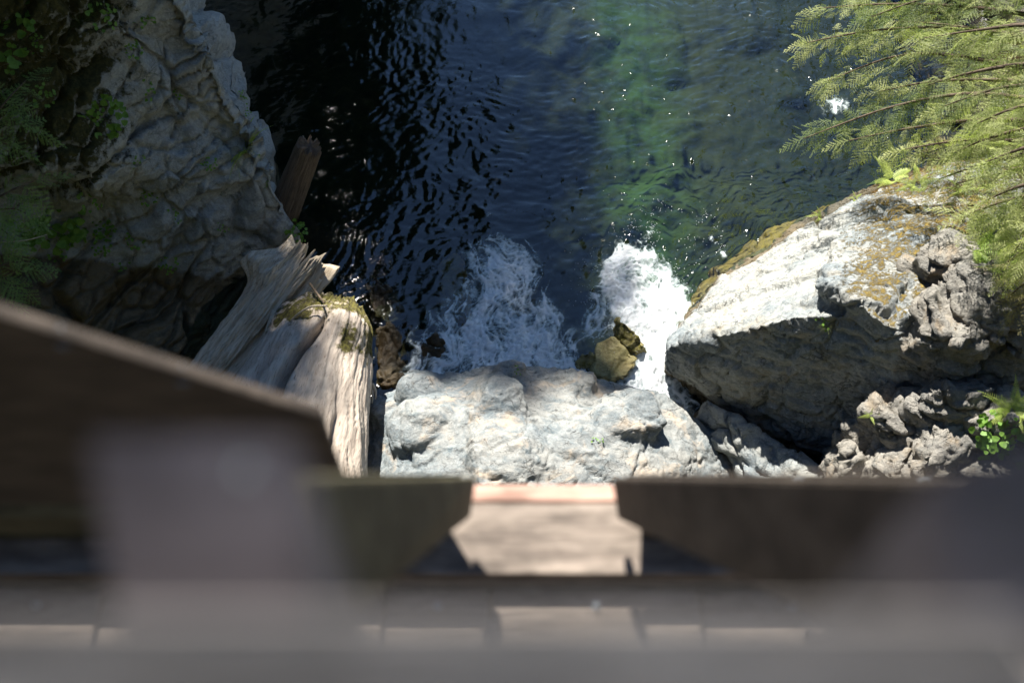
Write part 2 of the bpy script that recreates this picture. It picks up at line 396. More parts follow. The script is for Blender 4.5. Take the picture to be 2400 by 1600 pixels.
FOAM_POLYS = [  # photo outlines of the white water, soft width in px, strength
    (np.array([(985, 770), (1040, 745), (1090, 650), (1110, 590), (1150, 560), (1235, 580), (1275, 640), (1285, 700), (1330, 790), (1350, 850), (1340, 900), (1180, 900), (960, 900), (965, 830)]), 95, .93),
    (np.array([(1150, 730), (1290, 760), (1345, 830), (1350, 900), (1130, 900), (1080, 800)]), 60, 1.0),
    (np.array([(1425, 620), (1470, 590), (1520, 600), (1560, 640), (1590, 700), (1585, 760), (1575, 820), (1610, 870), (1590, 930), (1520, 930), (1450, 915), (1500, 850), (1490, 790), (1440, 740), (1400, 690)]), 55, 1.65),
    (np.array([(1345, 800), (1390, 730), (1430, 700), (1440, 760), (1400, 800), (1360, 830), (1300, 850), (1310, 800)]), 55, .85),
    (np.array([(930, 960), (960, 860), (1060, 850), (1180, 830), (1330, 850), (1420, 880), (1480, 890), (1640, 900), (1640, 1000), (1180, 1000)]), 40, .8),
    (np.array([(1880, 240), (1930, 225), (1985, 230), (1990, 265), (1930, 275), (1890, 265)]), 30, .62),
    (np.array([(1490, 545), (1520, 530), (1530, 550), (1505, 600), (1480, 610)]), 16, .55),
    (np.array([(1640, 545), (1665, 545), (1715, 605), (1700, 610)]), 12, .5),
    (np.array([(1120, 490), (1165, 500), (1150, 560), (1125, 570)]), 28, .42),
]
def poly_sd(px_, py_, poly):
    n = len(poly); d = np.full(px_.shape, 1e9); ins = np.zeros(px_.shape, bool)
    for i in range(n):
        a = poly[i]; b = poly[(i+1) % n]; e = b-a
        w0 = px_-a[0]; w1 = py_-a[1]; tt = np.clip((w0*e[0]+w1*e[1])/(e@e), 0, 1)
        d = np.minimum(d, np.hypot(w0-tt*e[0], w1-tt*e[1]))
        c_ = (a[1] > py_) != (b[1] > py_)
        with np.errstate(divide='ignore', invalid='ignore'):
            xi = a[0]+(py_-a[1])*e[0]/(e[1] if e[1] else 1e-9)
        ins ^= c_ & (px_ < xi)
    return np.where(ins, d, -d)
def foam_mask(P):
    Q = P.copy(); Q[:, 2] = 0
    Q = Q+.06*vnoise(Q*3.3, 40)+.03*vnoise(Q*9, 45); Q[:, 2] = 0
    a, b = pix(Q); m = np.zeros(len(P))
    for poly, w, s in FOAM_POLYS:
        m = np.maximum(m, s*sstep(-w, w*.9, poly_sd(a, b, poly.astype(float))))
    return m
def wave(P):
    """height of the water surface"""
    Q = P.copy(); Q[:, 2] = .3
    sw = .55*vnoise(Q*.55, 60)+.22*vnoise(Q*1.5, 63); sw[:, 2] = 0
    W = Q+sw
    A1 = W*np.array([5.4, 6.9, 1]); A2 = W*np.array([12.5, 15.0, 1])+.3*vnoise(W*4, 66)
    amp = .40+.7*sstep(-.25, .45, perlin(Q*.5, 70))+.75*sstep(.3, 1.6, Q[:, 0])
    h = .020*fbm(Q*1.6, 2, seed=71)+amp*(.0096*ridged(A1, 2, .4, seed=72)+.0058*ridged(A2, 1, .4, seed=75)+.0012*perlin(W*19, 79))+sstep(.2, 1.0, Q[:, 0])*sstep(11.5, 9.5, Q[:, 1])*(.0072*perlin(W*np.array([15, 11, 1]), 81)+.0030*perlin(W*np.array([24, 19, 1]), 83))
    return h
xs = axis(-4.2, 5.4, .026, 150); ys = axis(3.4, 12.4, .026, 150)
nx, ny = len(xs), len(ys)
X, Y = np.meshgrid(xs, ys, indexing='ij'); P = np.column_stack([X.ravel(), Y.ravel(), np.zeros(X.size)])
fm = np.clip(foam_mask(P), 0, 1)
P[:, 2] = wave(P)*(1-.3*fm)+fm*(.05*fbm(P*5, 3, seed=90)+.02)
F = grid_faces(nx, ny)
me = mesh_np('river', P, F)
if norms_of(me)[:, 2].mean() < 0: me.flip_normals()
t = NT('clear_green_river_water'); v = t.co((1, 1.5, 1))
nb = t.bump(t.noise(v, 17, 1.5, .5, 1.0), .13, .012)
fr = t.n('ShaderNodeFresnel'); fr.inputs[0].default_value = 1.34; t.set(fr.inputs['Normal'], nb)
gl = t.n('ShaderNodeBsdfGlossy'); gl.inputs['Roughness'].default_value = .022; t.set(gl.inputs['Normal'], nb)
tp = t.n('ShaderNodeBsdfTransparent'); tp.inputs[0].default_value = (.80, .90, .80, 1)
mx = t.n('ShaderNodeMixShader'); t.set(mx.inputs[0], t.math('MULTIPLY', fr.outputs[0], 3.9, True)); t.set(mx.inputs[1], tp.outputs[0]); t.set(mx.inputs[2], gl.outputs[0])
M['water'] = t.done(mx.outputs[0]); me.materials.append(M['water'])
tag(link('river', me), kind='structure')

# foam sheets floating on the water (lacy, so the sheet itself is cut and thinned by the bubbles)
fx = np.arange(-1.5, 4.3, .0125); fy = np.arange(3.4, 9.6, .0125)
X, Y = np.meshgrid(fx, fy, indexing='ij'); P = np.column_stack([X.ravel(), Y.ravel(), np.zeros(X.size)])
m0 = foam_mask(P)
keep = m0 > .03
idx = np.full(len(P), -1); idx[keep] = np.arange(keep.sum())
Fq = grid_faces(len(fx), len(fy)); Fq = Fq[keep[Fq].all(1)]; Fq = idx[Fq]
P = P[keep]; m0 = m0[keep]
Q = P.copy(); Q[:, 2] = .7
Wp = Q+.16*vnoise(Q*2.4, 101)+.05*vnoise(Q*7.5, 104); Wp[:, 2] = .7
f1, f2, _c = voronoi(Wp*np.array([6.0, 6.0, 1])); g1, g2, _c = voronoi(Wp*np.array([15., 15., 1])+5)
lace = np.exp(-((f2-f1)/.20)**2)*.6+np.exp(-((g2-g1)/.25)**2)*.4
Wc = Q+.30*vnoise(Q*1.6, 121)+.12*vnoise(Q*4.5, 124); Wc[:, 2] = .7
soft = fbm(Wc*np.array([4.4, 1.7, 1]), 6, .62, seed=110)
fil = np.exp(-(perlin(Wc*np.array([5.6, 2.4, 1]), 127)/.06)**2)*.8+np.exp(-(perlin(Wc*np.array([12, 5, 1]), 128)/.09)**2)*.6
strk = fil
mm = np.clip(m0, 0, 1)
a = .80*sstep(.18, .95, mm*.78+.75*soft)*(.62+.5*lace)+.48*fil*sstep(.12, .6, m0)*(.45+.9*np.clip(soft+.35, 0, 1))+.16*lace*mm
a = np.maximum(a, sstep(.95, 1.95, m0+.75*soft+.25*(lace-.4))*(.92+.5*soft))
fine = fbm(P*np.array([40, 40, 1]), 2, seed=113)
a = np.clip(a+.22*fine*np.clip(m0*2, 0, 1), 0, 1)
a = a*sstep(.02, .14, m0)
hz = wave(P)*(1-.3*np.clip(m0, 0, 1))+np.clip(m0, 0, 1)*(.05*fbm(P*5, 3, seed=90)+.02)
P[:, 2] = hz+.010+np.clip(m0, 0, 1.5)*(.006*lace+.014*np.clip(strk, 0, 1)+.012*fine)
P[:, 2] += .10*sstep(.9, 1.9, m0)*(.4+fbm(P*4.5, 3, seed=118))
t = NT('white_river_foam')
am = t.attr('foam'); fnz = t.noise(t.co(), 95, 3, .7)
al = t.ramp(t.math('ADD', am, t.math('MULTIPLY', t.math('SUBTRACT', fnz, .5), .42)), .12, .80)
ps = t.principled(t.mix(t.ramp(am, .2, .9), (.62, .74, .74), (.86, .88, .88)), .55, t.bump(fnz, .4, .01), .3)
tp = t.n('ShaderNodeBsdfTransparent'); mx = t.n('ShaderNodeMixShader'); t.set(mx.inputs[0], al); t.set(mx.inputs[1], tp.outputs[0]); t.set(mx.inputs[2], ps)
M['foam'] = t.done(mx.outputs[0])
tag(link('foam', mesh_np('foam', P, Fq, M['foam'], attrs={'foam': a})), 'white churning foam where the river spills between the boulders', 'foam', kind='stuff')
# flying droplets and bubbles round the foam
rng = np.random.RandomState(5)
oct_v = np.array([(1, 0, 0), (-1, 0, 0), (0, 1, 0), (0, -1, 0), (0, 0, 1), (0, 0, -1)], float)
oct_f = np.array([(0, 2, 4), (2, 1, 4), (1, 3, 4), (3, 0, 4), (2, 0, 5), (1, 2, 5), (3, 1, 5), (0, 3, 5)])
cand = np.column_stack([rng.uniform(-.6, 2.4, 26000), rng.uniform(4.2, 8.6, 26000), np.zeros(26000)])
a_, b_ = pix(cand)
near = np.full(len(cand), -1e9)
for i in (2, 3, 6, 7):
    near = np.maximum(near, poly_sd(a_, b_, FOAM_POLYS[i][0].astype(float)))
pr = np.exp(-np.maximum(-near, 0)/34.)*(near < 25)*sstep(-.2, .5, perlin(cand*3, 130)+.25)
sel = cand[rng.rand(len(cand)) < pr*.42]
sel[:, 2] = wave(sel)+rng.exponential(.035, len(sel))
sz = rng.uniform(.002, .0065, len(sel))
V = (sel[:, None, :]+oct_v[None]*sz[:, None, None]).reshape(-1, 3); Fd = (oct_f[None]+6*np.arange(len(sel))[:, None, None]).reshape(-1, 3)
t = NT('white_water_droplet'); M['drop'] = t.done(t.principled((.85, .88, .9), .2, None, .5))
tag(link('spray_droplets', mesh_np('spray_droplets', V, Fd, M['drop'])), 'white droplets and bubbles flung out round the foam', 'spray', kind='stuff')
print('water', time.time()-T0)

# ------------------------------------------------------------------ left cliff: a steep outcrop whose face leans back
CTRL = np.array([
    (505, 0, 2.80), (545, 100, 2.45), (600, 260, 1.75), (648, 330, 1.45), (655, 420, 1.08), (640, 445, 1.00), (700, 540, .38), (715, 590, .05), (700, 650, -.35),
    (0, 0, 3.7), (120, 0, 3.6), (250, 0, 3.35), (400, 0, 3.02), (60, 120, 3.3), (250, 95, 3.12), (330, 110, 2.85), (420, 120, 2.52), (300, 150, 2.62),
    (0, 300, 2.75), (120, 290, 2.55), (220, 300, 2.42), (330, 280, 2.1), (430, 250, 2.05), (520, 300, 1.72),
    (100, 420, 2.22), (220, 440, 2.0), (330, 400, 1.86), (420, 430, 1.55), (520, 400, 1.42), (600, 430, 1.20), (450, 350, 1.72), (560, 352, 1.45),
    (0, 500, 1.85), (120, 500, 1.42), (230, 500, 1.40), (330, 510, 1.22), (440, 520, 1.10), (560, 510, .85), (640, 560, .45),
    (0, 650, 1.35), (150, 620, 1.0), (300, 620, .72), (420, 610, .62), (540, 620, .40), (620, 630, .12), (600, 700, -.3),
    (0, 850, .75), (200, 850, .35), (400, 850, .05), (530, 820, -.25), (0, 1100, .1), (300, 1100, -.3), (500, 1100, -.6),
    (-400, 0, 4.6), (-400, 500, 3.2), (-400, 1100, 1.6), (0, -300, 5.0), (300, -300, 4.5), (480, -300, 4.2), (-400, -300, 5.8), (430, -150, 3.6)], float)
def rbf_fit(C, val, lam=1e-3):
    S = 300.0; X_ = C/S; d = np.linalg.norm(X_[:, None]-X_[None], axis=2); n = len(C)
    A = np.zeros((n+3, n+3)); A[:n, :n] = -d+lam*np.eye(n)*0; A[:n, :n] += lam*np.eye(n); A[:n, n] = 1; A[:n, n+1:] = X_; A[n, :n] = 1; A[n+1:, :n] = X_.T
    w = np.linalg.solve(A, np.concatenate([val, np.zeros(3)]))
    def f(Pq):
        q = Pq/S; out = np.zeros(len(q))
        for s in range(0, len(q), 40000):
            b = q[s:s+40000]; dd = np.linalg.norm(b[:, None]-X_[None], axis=2)
            out[s:s+40000] = -dd@w[:n]+w[n]+b@w[n+1:]
        return out
    return f
fz = rbf_fit(CTRL[:, :2], CTRL[:, 2])
EDGE = np.array([(-300, 350), (-150, 395), (0, 448), (100, 490), (180, 515), (260, 565), (320, 622), (400, 656), (435, 645), (450, 648), (540, 700), (590, 715), (650, 705), (720, 640), (850, 560), (1100, 530)], float)
vv = np.arange(-300, 1100, 5.0); nu = 230; nw = 26
edge = np.interp(vv, EDGE[:, 0], EDGE[:, 1])
rows = []
for v_, e in zip(vv, edge):
    uu = e-(e+400)*(1-np.linspace(0, 1, nu)**.9)
    rows.append(np.column_stack([uu, np.full(nu, v_)]))
UVg = np.concatenate(rows)
Pc = at(UVg[:, 0], UVg[:, 1], fz(UVg)).reshape(len(vv), nu, 3)
# wrap the edge round into the river side of the outcrop
wrap = np.zeros((len(vv), nw, 3))
for k_ in range(nw):
    s_ = (k_+1)/nw; ang = min(1, s_*9)*math.pi/2
    wrap[:, k_] = Pc[:, -1]+np.array([.02*math.sin(ang)-.55*s_, .12*(1-math.cos(ang))+1.6*s_*s_, -.25*s_])
G = np.concatenate([Pc, wrap], 1); nv_ = G.shape[1]
Fc = grid_faces(len(vv), nv_)
me = mesh_np('cliff', G.reshape(-1, 3), Fc[:, ::-1])
N = norms_of(me)
if N[:, 2].mean() < 0: me.flip_normals()
Acl = rotm(20, -35, 25)@np.diag([1.0, 1.0, 1.9])@rotm(10, 25, 0)
def cliff_disp(P, N):
    d = fracture(P, 3, Acl, ((.85, .13, .11, .08), (2.0, .045, .055, .07), (4.6, .012, .018, .07)), .12, .9, .17, .030, .6, .24)
    return d-.06+.012*ridged(P@Acl.T*3.0, 3, .5, seed=140)
def cliff_moss(P, N):
    a, b = pix(P)
    m = .04+.78*sstep(520, 80, a)*sstep(720, 160, b)*(.72+.3*np.clip(N[:, 2], 0, 1))
    m += .35*sstep(360, 200, a)*sstep(560, 420, b)*np.clip(N[:, 2], 0, 1)
    return m+.10*fbm(P*1.7, 3, seed=150)-.35*sstep(.2, .5, fbm(P*2.2, 3, seed=151))
def cliff_wet(P, N):
    a, b = pix(P)
    w = sstep(585, 660, b+30*fbm(P*2, 3, seed=152)-.10*(a-300))*sstep(640, 540, a)
    return np.maximum(w, 1-sstep(.02, .22, P[:, 2]))
cliff = finish_rock('cliff', me, cliff_disp, M['cliff'], cliff_moss, cliff_wet, kind='structure', cat=None)
print('cliff', time.time()-T0)

# gorge walls that the photograph does not reach: they shade and darken the left half of the water
def bank(name, x0, x1, y0, y1, side, hgt, mat, seed):
    us = np.linspace(y0, y1, 160); ws = np.linspace(0, 1, 60)
    U, W = np.meshgrid(us, ws, indexing='ij')
    xx = x0+(x1-x0)*(U-y0)/(y1-y0)
    prof = np.clip(W*3, 0, 1)
    Xb = xx+side*(2.6*W**1.2+9*np.clip(W-.45, 0, 1)*W); Zb = -1.6+hgt*prof**.8+2.5*np.clip(W-.33, 0, 1)
    Pb = np.column_stack([Xb.ravel(), U.ravel(), Zb.ravel()])
    me = mesh_np(name, Pb, grid_faces(160, 60) if side > 0 else grid_faces(160, 60)[:, ::-1])
    if norms_of(me)[:, 2].mean() < 0: me.flip_normals()
    return finish_rock(name, me, lambda P, N: fracture(P, seed, None, ((.5, .3, .2, .1), (1.3, .12, .08, .1)), .3, .7, .3), mat,
                       lambda P, N: .2+.5*N[:, 2], waterline(.3), kind='structure', cat=None)
bank('cliff_left_bank', -5.0, -3.9, 10.2, 46, -1, 8.5, M['cliff'], 6)
bank('cliff_right_bank', 5.6, 8.0, 1.0, 46, 1, 3.2, M['crag'], 9)
# wooded slope behind the bridge, out of view, added to cut the sky fill
us = np.linspace(-40, 40, 90); ws = np.linspace(0, 1, 40); U, W = np.meshgrid(us, ws, indexing='ij')
Pb = np.column_stack([U.ravel(), -2.5-26*W.ravel(), -1.5+8.5*sstep(0, .25, W.ravel())+7*W.ravel()])
me = mesh_np('hillside', Pb, grid_faces(90, 40)[:, ::-1])
if norms_of(me)[:, 2].mean() < 0: me.flip_normals()
finish_rock('hillside', me, lambda P, N: .5*fbm(P*.4, 4, seed=231), M['cliff'], lambda P, N: np.full(len(P), .9), None, kind='structure', cat=None)
print('banks', time.time()-T0)

# ------------------------------------------------------------------ boulders
Apale = rotm(0, 20, 30)@np.diag([1, 1.5, 1.5])
pts = px3([(838, 985, .26), (860, 948, .34), (990, 888, .52), (1120, 874, .60), (1185, 852, .68), (1235, 862, .68), (1325, 868, .64), (1450, 900, .58), (1555, 925, .46), (1606, 990, .34), (1692, 1032, .22), (1732, 1085, .12),
           (1726, 1150, .05), (1500, 1060, .78), (1560, 1150, .62), (1400, 1020, .90), (1300, 1040, .98), (1150, 990, 1.02), (1020, 990, .88), (930, 1030, .70), (1200, 1230, 1.08), (900, 1160, .7), (815, 1040, .22), (805, 1110, .22), (1600, 1250, .45), (1700, 1220, .05)])
def mound(px_, py_, z, rx, ry, rz, seed):
    c = at(px_, py_, z); q = np.random.RandomState(seed).normal(size=(26, 3)); q /= np.linalg.norm(q, axis=1)[:, None]
    return c+q*np.array([rx, ry, rz])
mounds = [mound(1195, 876, .74, .20, .16, .13, 1), mound(1000, 915, .58, .32, .26, .16, 2), mound(1345, 900, .68, .24, .2, .12, 4), mound(910, 990, .42, .25, .25, .2, 7), mound(1470, 980, .74, .40, .35, .2, 8), mound(1170, 985, .86, .42, .55, .26, 9), mound(1180, 1080, .92, .5, .5, .28, 10), mound(1000, 1010, .72, .40, .40, .24, 11)]
me = hull_mesh([drop(pts, zbot=-.9, shrink=-.05)]+mounds, .019, 18)
def pale_disp(P, N):
    s = np.clip(N[:, 2]+.25, 0, 1)
    return fracture(P, 12, Apale, ((1.0, .018, .020, .05), (2.6, .010, .013, .05), (7, .006, .008, .06)), .10, 1.1, .25, .012, .7, .2)+.010*ridged(P@Apale.T*3.0, 3, .5, seed=160)*s+.018*fbm(P*6, 3, seed=162)
front = finish_rock('boulder', me, pale_disp, M['pale'], lambda P, N: -.15+.2*fbm(P*3, 3, seed=161), waterline(.14), 'pale blue-grey water-worn boulder dappled with sun, just beyond the railing gap', 'boulder')

ridge1 = [(1566, 812, .80), (1600, 790, .95), (1690, 786, 1.28), (1790, 765, 1.58), (1862, 742, 1.82), (1960, 730, 2.0), (2100, 760, 2.15)]
wl = [(1590, 765, .15), (1640, 700, -.1), (1720, 622, -.1), (1870, 522, -.1), (2050, 448, .0), (2165, 385, .1), (2330, 360, .3), (2400, 420, .8)]
bot = [(1580, 838, .55), (1690, 932, .22), (1762, 1012, .08), (1850, 1055, .05), (1990, 1066, .25), (2120, 1010, .6)]
h1 = np.concatenate([px3(ridge1), px3(wl), px3(bot), drop(px3(wl), zbot=-1.3)[len(wl):], px3(bot)*np.array([1, 1, 0])+np.array([.05, .25, -.8])])
ridge2 = [(1928, 652, 2.12), (1990, 690, 2.22), (2080, 765, 2.25), (2160, 850, 1.95), (2250, 800, 2.05), (2300, 640, 2.05), (2270, 500, 1.75), (2100, 470, 1.0), (1960, 560, 1.35), (1985, 760, 1.6), (2100, 900, 1.6)]
h2 = drop(px3(ridge2), dz=1.6)
rib = drop(px3([(2040, 560, 1.55), (2075, 660, 2.2), (2110, 740, 2.25), (2150, 700, 2.2), (2120, 600, 1.9), (2200, 640, 2.1)]), dz=.8)
me = hull_mesh([h1, h2, rib], .021, 3)
Abig = rotm(0, 35, -40)@np.diag([1, 1.2, 2.2])@rotm(0, 0, 40)
def big_disp(P, N):
    shade = sstep(.1, .45, -N[:, 1])
    d = fracture(P, 21, Abig, ((1.0, .03, .06, .06), (3.0, .012, .022, .07), (8, .006, .008, .10)), .08, 1.3, .22)
    return d+(.012+.022*shade)*ridged(P@Abig.T*5.0, 4, .6, seed=170)
def big_moss(P, N):
    a, b = pix(P)
    m = .72*sstep(1780, 2060, a+.15*(b-700))*sstep(-.1, .4, N[:, 2])*sstep(-.45, -.05, N[:, 1])
    m = np.maximum(m, .30*sstep(1650, 1800, a)*sstep(.2, .6, N[:, 2]))
    return m*.8+.15*fbm(P*1.8, 3, seed=171)-.08
big = finish_rock('boulder', me, big_disp, M['big'], big_moss, waterline(.2), 'huge angular boulder with sunlit mossy top and dark shaded front face', 'boulder')

pts = px3([(1655, 935, .42), (1640, 985, .25), (1700, 1075, .30), (1770, 1040, .55), (1850, 1075, .62), (1950, 1110, .72), (1990, 1200, .8), (1800, 1230, .35), (1735, 1150, .15)])
me = hull_mesh([drop(pts, zbot=-.9)], .022, 5)
wedge = finish_rock('boulder', me, lambda P, N: fracture(P, 25, Abig, ((1.4, .05, .05, .09), (4, .025, .02, .1)), .08, 2, .15), M['big'], None, waterline(.15), 'smooth grey wedge rock tucked under the shaded boulder face', 'boulder')

# pale shallow ledge where the river slides in beside the pale boulder
pts = px3([(1520, 940, -.02), (1590, 900, .02), (1620, 960, .0), (1640, 1010, .0), (1600, 1030, .0), (1560, 985, .0)])
me = hull_mesh([drop(pts, dz=.7)], .022, 4)
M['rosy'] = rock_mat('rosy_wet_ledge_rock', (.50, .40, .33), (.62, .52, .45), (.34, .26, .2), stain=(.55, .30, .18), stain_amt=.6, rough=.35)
finish_rock('rock', me, lambda P, N: .03*fbm(P*4, 4, seed=180), M['rosy'], None, None, 'rosy wet rock ledge at the water between the two boulders', 'rock')

# submerged golden shelf along the foot of the big boulder
pts = px3([(1555, 800, -.30), (1590, 735, -.34), (1645, 660, -.34), (1710, 600, -.38), (1825, 530, -.44), (1960, 475, -.5), (2000, 500, -.3), (1860, 540, -.12), (1720, 640, -.12), (1600, 780, -.12)])
me = hull_mesh([drop(pts, dz=.9, shrink=-.08)], .03, 4)
finish_rock('rock', me, lambda P, N: fracture(P, 27, None, ((2.2, .05, .05, .1),), .07, 2.5, .2), M['golden'], None, None, 'golden brown rock shelf under shallow water along the big boulder', 'rock')

small_base = px3([(480, 900, .30), (600, 840, .35), (760, 800, .30), (850, 900, .25), (850, 1100, .35), (600, 1200, .5), (400, 1100, .5)])
me = hull_mesh([drop(small_base, dz=1.2)], .035, 4)
finish_rock('rock', me, lambda P, N: fracture(P, 29, None, ((1.8, .06, .06, .08),), .1, 2, .2), M['wet'], None, None, 'dark wet rock in the gap under the stump and the bleached log', 'rock')
# small rocks in and beside the white water
def small_rock(pl, zb, seed, mat, label, amp=1.0, moss=None, wet=None, vox=.016, group=None):
    me = hull_mesh([drop(px3(pl), zbot=zb, shrink=-.12)], vox, 7)
    return finish_rock('rock', me, lambda P, N: amp*fracture(P, seed, None, ((2.6, .03, .03, .1), (7, .012, .012, .12)), .045, 3.5, .15), mat, moss, wet, label, 'rock', group=group)
small_rock([(1345, 845, .08), (1356, 825, .16), (1384, 818, .18), (1396, 838, .16), (1392, 862, .08), (1352, 866, .06)], -.5, 41, M['algae'], 'round dark olive rock at the edge of the foam, above the pale boulder', moss=lambda P, N: .2+.3*N[:, 2])
small_rock([(1432, 765, .12), (1446, 748, .20), (1468, 754, .24), (1514, 805, .20), (1516, 822, .12), (1490, 835, .09), (1442, 795, .09)], -.5, 42, M['algae'], 'long wet olive rock standing out of the bright foam', moss=lambda P, N: .30+.3*N[:, 2])
small_rock([(1395, 800, .08), (1440, 785, .14), (1500, 835, .16), (1470, 880, .14), (1420, 888, .10), (1385, 870, .08)], -.5, 43, M['algae'], 'brown rock washed by thin water between two olive rocks', wet=lambda P, N: np.full(len(P), .4))
small_rock([(852, 660, .02), (880, 640, .05), (915, 665, .04), (940, 705, .0), (945, 750, -.05), (910, 755, .0), (875, 740, .02)], -.6, 44, M['wet'], 'long dark brown wet rock in the black water beside the mossy stump', wet=lambda P, N: 1-sstep(.05, .2, P[:, 2]))
small_rock([(880, 770, .04), (915, 750, .10), (950, 800, .02), (960, 870, -.02), (920, 905, .06), (885, 890, .06)], -.6, 45, M['wet'], 'low dark wet rock at the foot of the stump', wet=lambda P, N: np.full(len(P), .6))
small_rock([(1035, 620, -.16), (1065, 600, -.10), (1090, 630, -.10), (1080, 700, -.08), (1050, 715, -.10), (1030, 680, -.14)], -.9, 46, M['golden'], 'brown rock lying just under the water left of the foam')
small_rock([(985, 800, .0), (1020, 780, .10), (1045, 800, .08), (1030, 840, .05), (990, 845, .0)], -.5, 47, M['wet'], 'small black wet rock ringed by foam', wet=lambda P, N: np.full(len(P), .8))
print('boulders', time.time()-T0)

# jagged crags on the right bank, each its own block
Acr = rotm(0, 50, -30)@np.diag([1, 1.3, 3.2])@rotm(0, 0, 30)
rr = np.random.RandomState(77)
CR = [(2085, 1062, .75, 125, 'angular grey block with a lit edge below the dark boulder face'), (1985, 1100, .60, 80, 'small ragged rock beside the railing top, at the foot of the dark face'),
      (2205, 1065, .95, 130, 'broad cracked slab half lit, next to the leafy plant by the right edge'), (2140, 955, 1.15, 105, 'cracked grey rock between the dark face and the leaning slabs'),
      (2235, 915, 1.5, 105, 'leaning slab with a bright upper edge below the big mossy boulder'), (2320, 960, 1.45, 110, 'sunlit slab crossed by a thin stick near the right edge'),
      (2255, 735, 2.25, 120, 'swirled brown rock knob under the hemlock'), (2345, 690, 2.35, 115, 'dark broken rock in the corner under the hemlock branches'),
      (2365, 830, 1.95, 110, 'grey block at the right edge below the swirled knob'), (2330, 1090, 1.0, 105, 'pale rock beneath the fern at the lower right edge'),
      (2245, 590, 2.2, 85, 'ragged rock among the fern fronds at the top of the big boulder'), (2200, 840, 1.75, 75, 'narrow rock wedged against the mossy boulder shoulder'),
      (2400, 1150, .9, 130, 'low rock in the lower right corner behind the railing'), (2120, 1180, .5, 110, 'shadowed rock hidden mostly by the railing')]
CR = [(a, b, z+(.75 if b > 1000 else .55 if b > 880 else .22), s_, l) for a, b, z, s_, l in CR]
crags = []
for i, (a, b, z, s, lab) in enumerate(CR):
    c0 = at(a, b, z); sm = s*np.linalg.norm(c0-CAM)/FPX
    n = 16; d = rr.normal(size=(n, 3)); d /= np.linalg.norm(d, axis=1)[:, None]
    d = d@np.diag([1.0, .8, .85])@rotm(rr.uniform(-20, 20), rr.uniform(-20, 20), rr.uniform(0, 180)).T
    pts = c0+d*sm*rr.uniform(.75, 1.15, (n, 1)); pts[:, 2] -= sm*.35
    low_ = pts.copy(); low_[:, 2] -= 1.3; low_[:, 1] += .2
    me = hull_mesh([np.concatenate([pts, low_])], .021, 3)
    o = finish_rock('rock', me, lambda P, N, i=i: fracture(P, 50+i, Acr, ((1.6, .05, .05, .06), (4.4, .016, .02, .06), (11, .006, .007, .08)), .08, 1.8, .14)+.010*ridged(P@Acr.T*4, 3, .55, seed=190+i), M['crag'],
                    lambda P, N: .12+.28*N[:, 2]*fbm(P*2, 3, seed=191)*2, None, lab, 'rock', group='jagged rocks on the right bank')
    crags.append(o)
print('crags', time.time()-T0)

# ------------------------------------------------------------------ logs and stump (modelled along local Z, then swung into place)
def log_mesh(name, L, r0, r1, mat, nseg=160, nring=220, groove=.10, seed=0, shape=None, moss=None, splinter0=.0, splinter1=.0, bend=0.0, flat=1.0):
    u = np.linspace(0, 1, nseg); th = np.linspace(0, 2*math.pi, nring, endpoint=False)
    U, T = np.meshgrid(u, th, indexing='ij'); U = U.ravel(); T = T.ravel()
    Rr = r0+(r1-r0)*U
    cs = np.column_stack([np.cos(T)*1.6, np.sin(T)*1.6, U*L*.45])
    T2 = T+.25*U+.22*fbm(np.column_stack([np.cos(T)*1.2, np.sin(T)*1.2, U*L*1.6]), 3, seed=seed+40)
    fib = np.column_stack([np.cos(T2)*5, np.sin(T2)*5, U*L*.7]); fib2 = np.column_stack([np.cos(T2)*16, np.sin(T2)*16, U*L*1.5])
    f = 1+groove*(1.0*fbm(cs, 3, seed=seed)+.55*ridged(fib, 3, seed=seed+2)+.25*ridged(fib2, 2, seed=seed+5))
    if shape is not None: f = f*shape(U, T)
    z = U*L
    j = np.column_stack([np.cos(T)*4.5, np.sin(T)*4.5, np.zeros(len(T))])
    jj = np.column_stack([np.cos(T)*14, np.sin(T)*14, np.zeros(len(T))])
    sp = ridged(j, 3, .6, seed=seed+8)*.6+.5*perlin(jj, seed+9)
    z = z+splinter1*sp*sstep(.72, 1, U)-splinter0*sp*sstep(.28, 0, U)
    V = np.column_stack([Rr*f*np.cos(T)*flat+bend*np.sin(U*math.pi), Rr*f*np.sin(T), z])
    i = np.arange(nseg-1)[:, None]*nring+np.arange(nring)[None]; i2 = np.arange(nseg-1)[:, None]*nring+(np.arange(nring)[None]+1) % nring
    F = np.stack([i, i2, i2+nring, i+nring], -1).reshape(-1, 4).tolist()
    # caps: rings shrinking inwards with rough broken wood
    V = V.tolist(); caps = []
    for end, base_i in ((0, 0), (1, (nseg-1)*nring)):
        prev = list(range(base_i, base_i+nring)); rim = np.array([V[q] for q in prev]); c = rim.mean(0)
        for s_ in (.86, .68, .48, .26):
            Q = c+(rim-c)*s_
            nz = fbm(Q*np.array([16, 16, 3]), 3, seed=seed+20)
            Q[:, 2] = c[2]*(1-s_)+rim[:, 2]*s_+(.10 if end else -.10)*r1*2*(nz*1.4+(1-s_)*.25)
            st = len(V); V += Q.tolist(); cur = list(range(st, st+nring))
            for q in range(nring):
                a_, b_ = prev[q], prev[(q+1) % nring]; c_, d_ = cur[(q+1) % nring], cur[q]
                F.append([a_, b_, c_, d_] if end else [a_, d_, c_, b_])
            prev = cur
        V.append(c.tolist()); ci = len(V)-1
        for q in range(nring):
            F.append([prev[q], prev[(q+1) % nring], ci] if end else [prev[(q+1) % nring], prev[q], ci])
    me = mesh_np(name, V, F, mat)
    Vn = np.array(V)
    add_attr(me, 'moss', moss(Vn) if moss else np.zeros(len(V)))
    return me
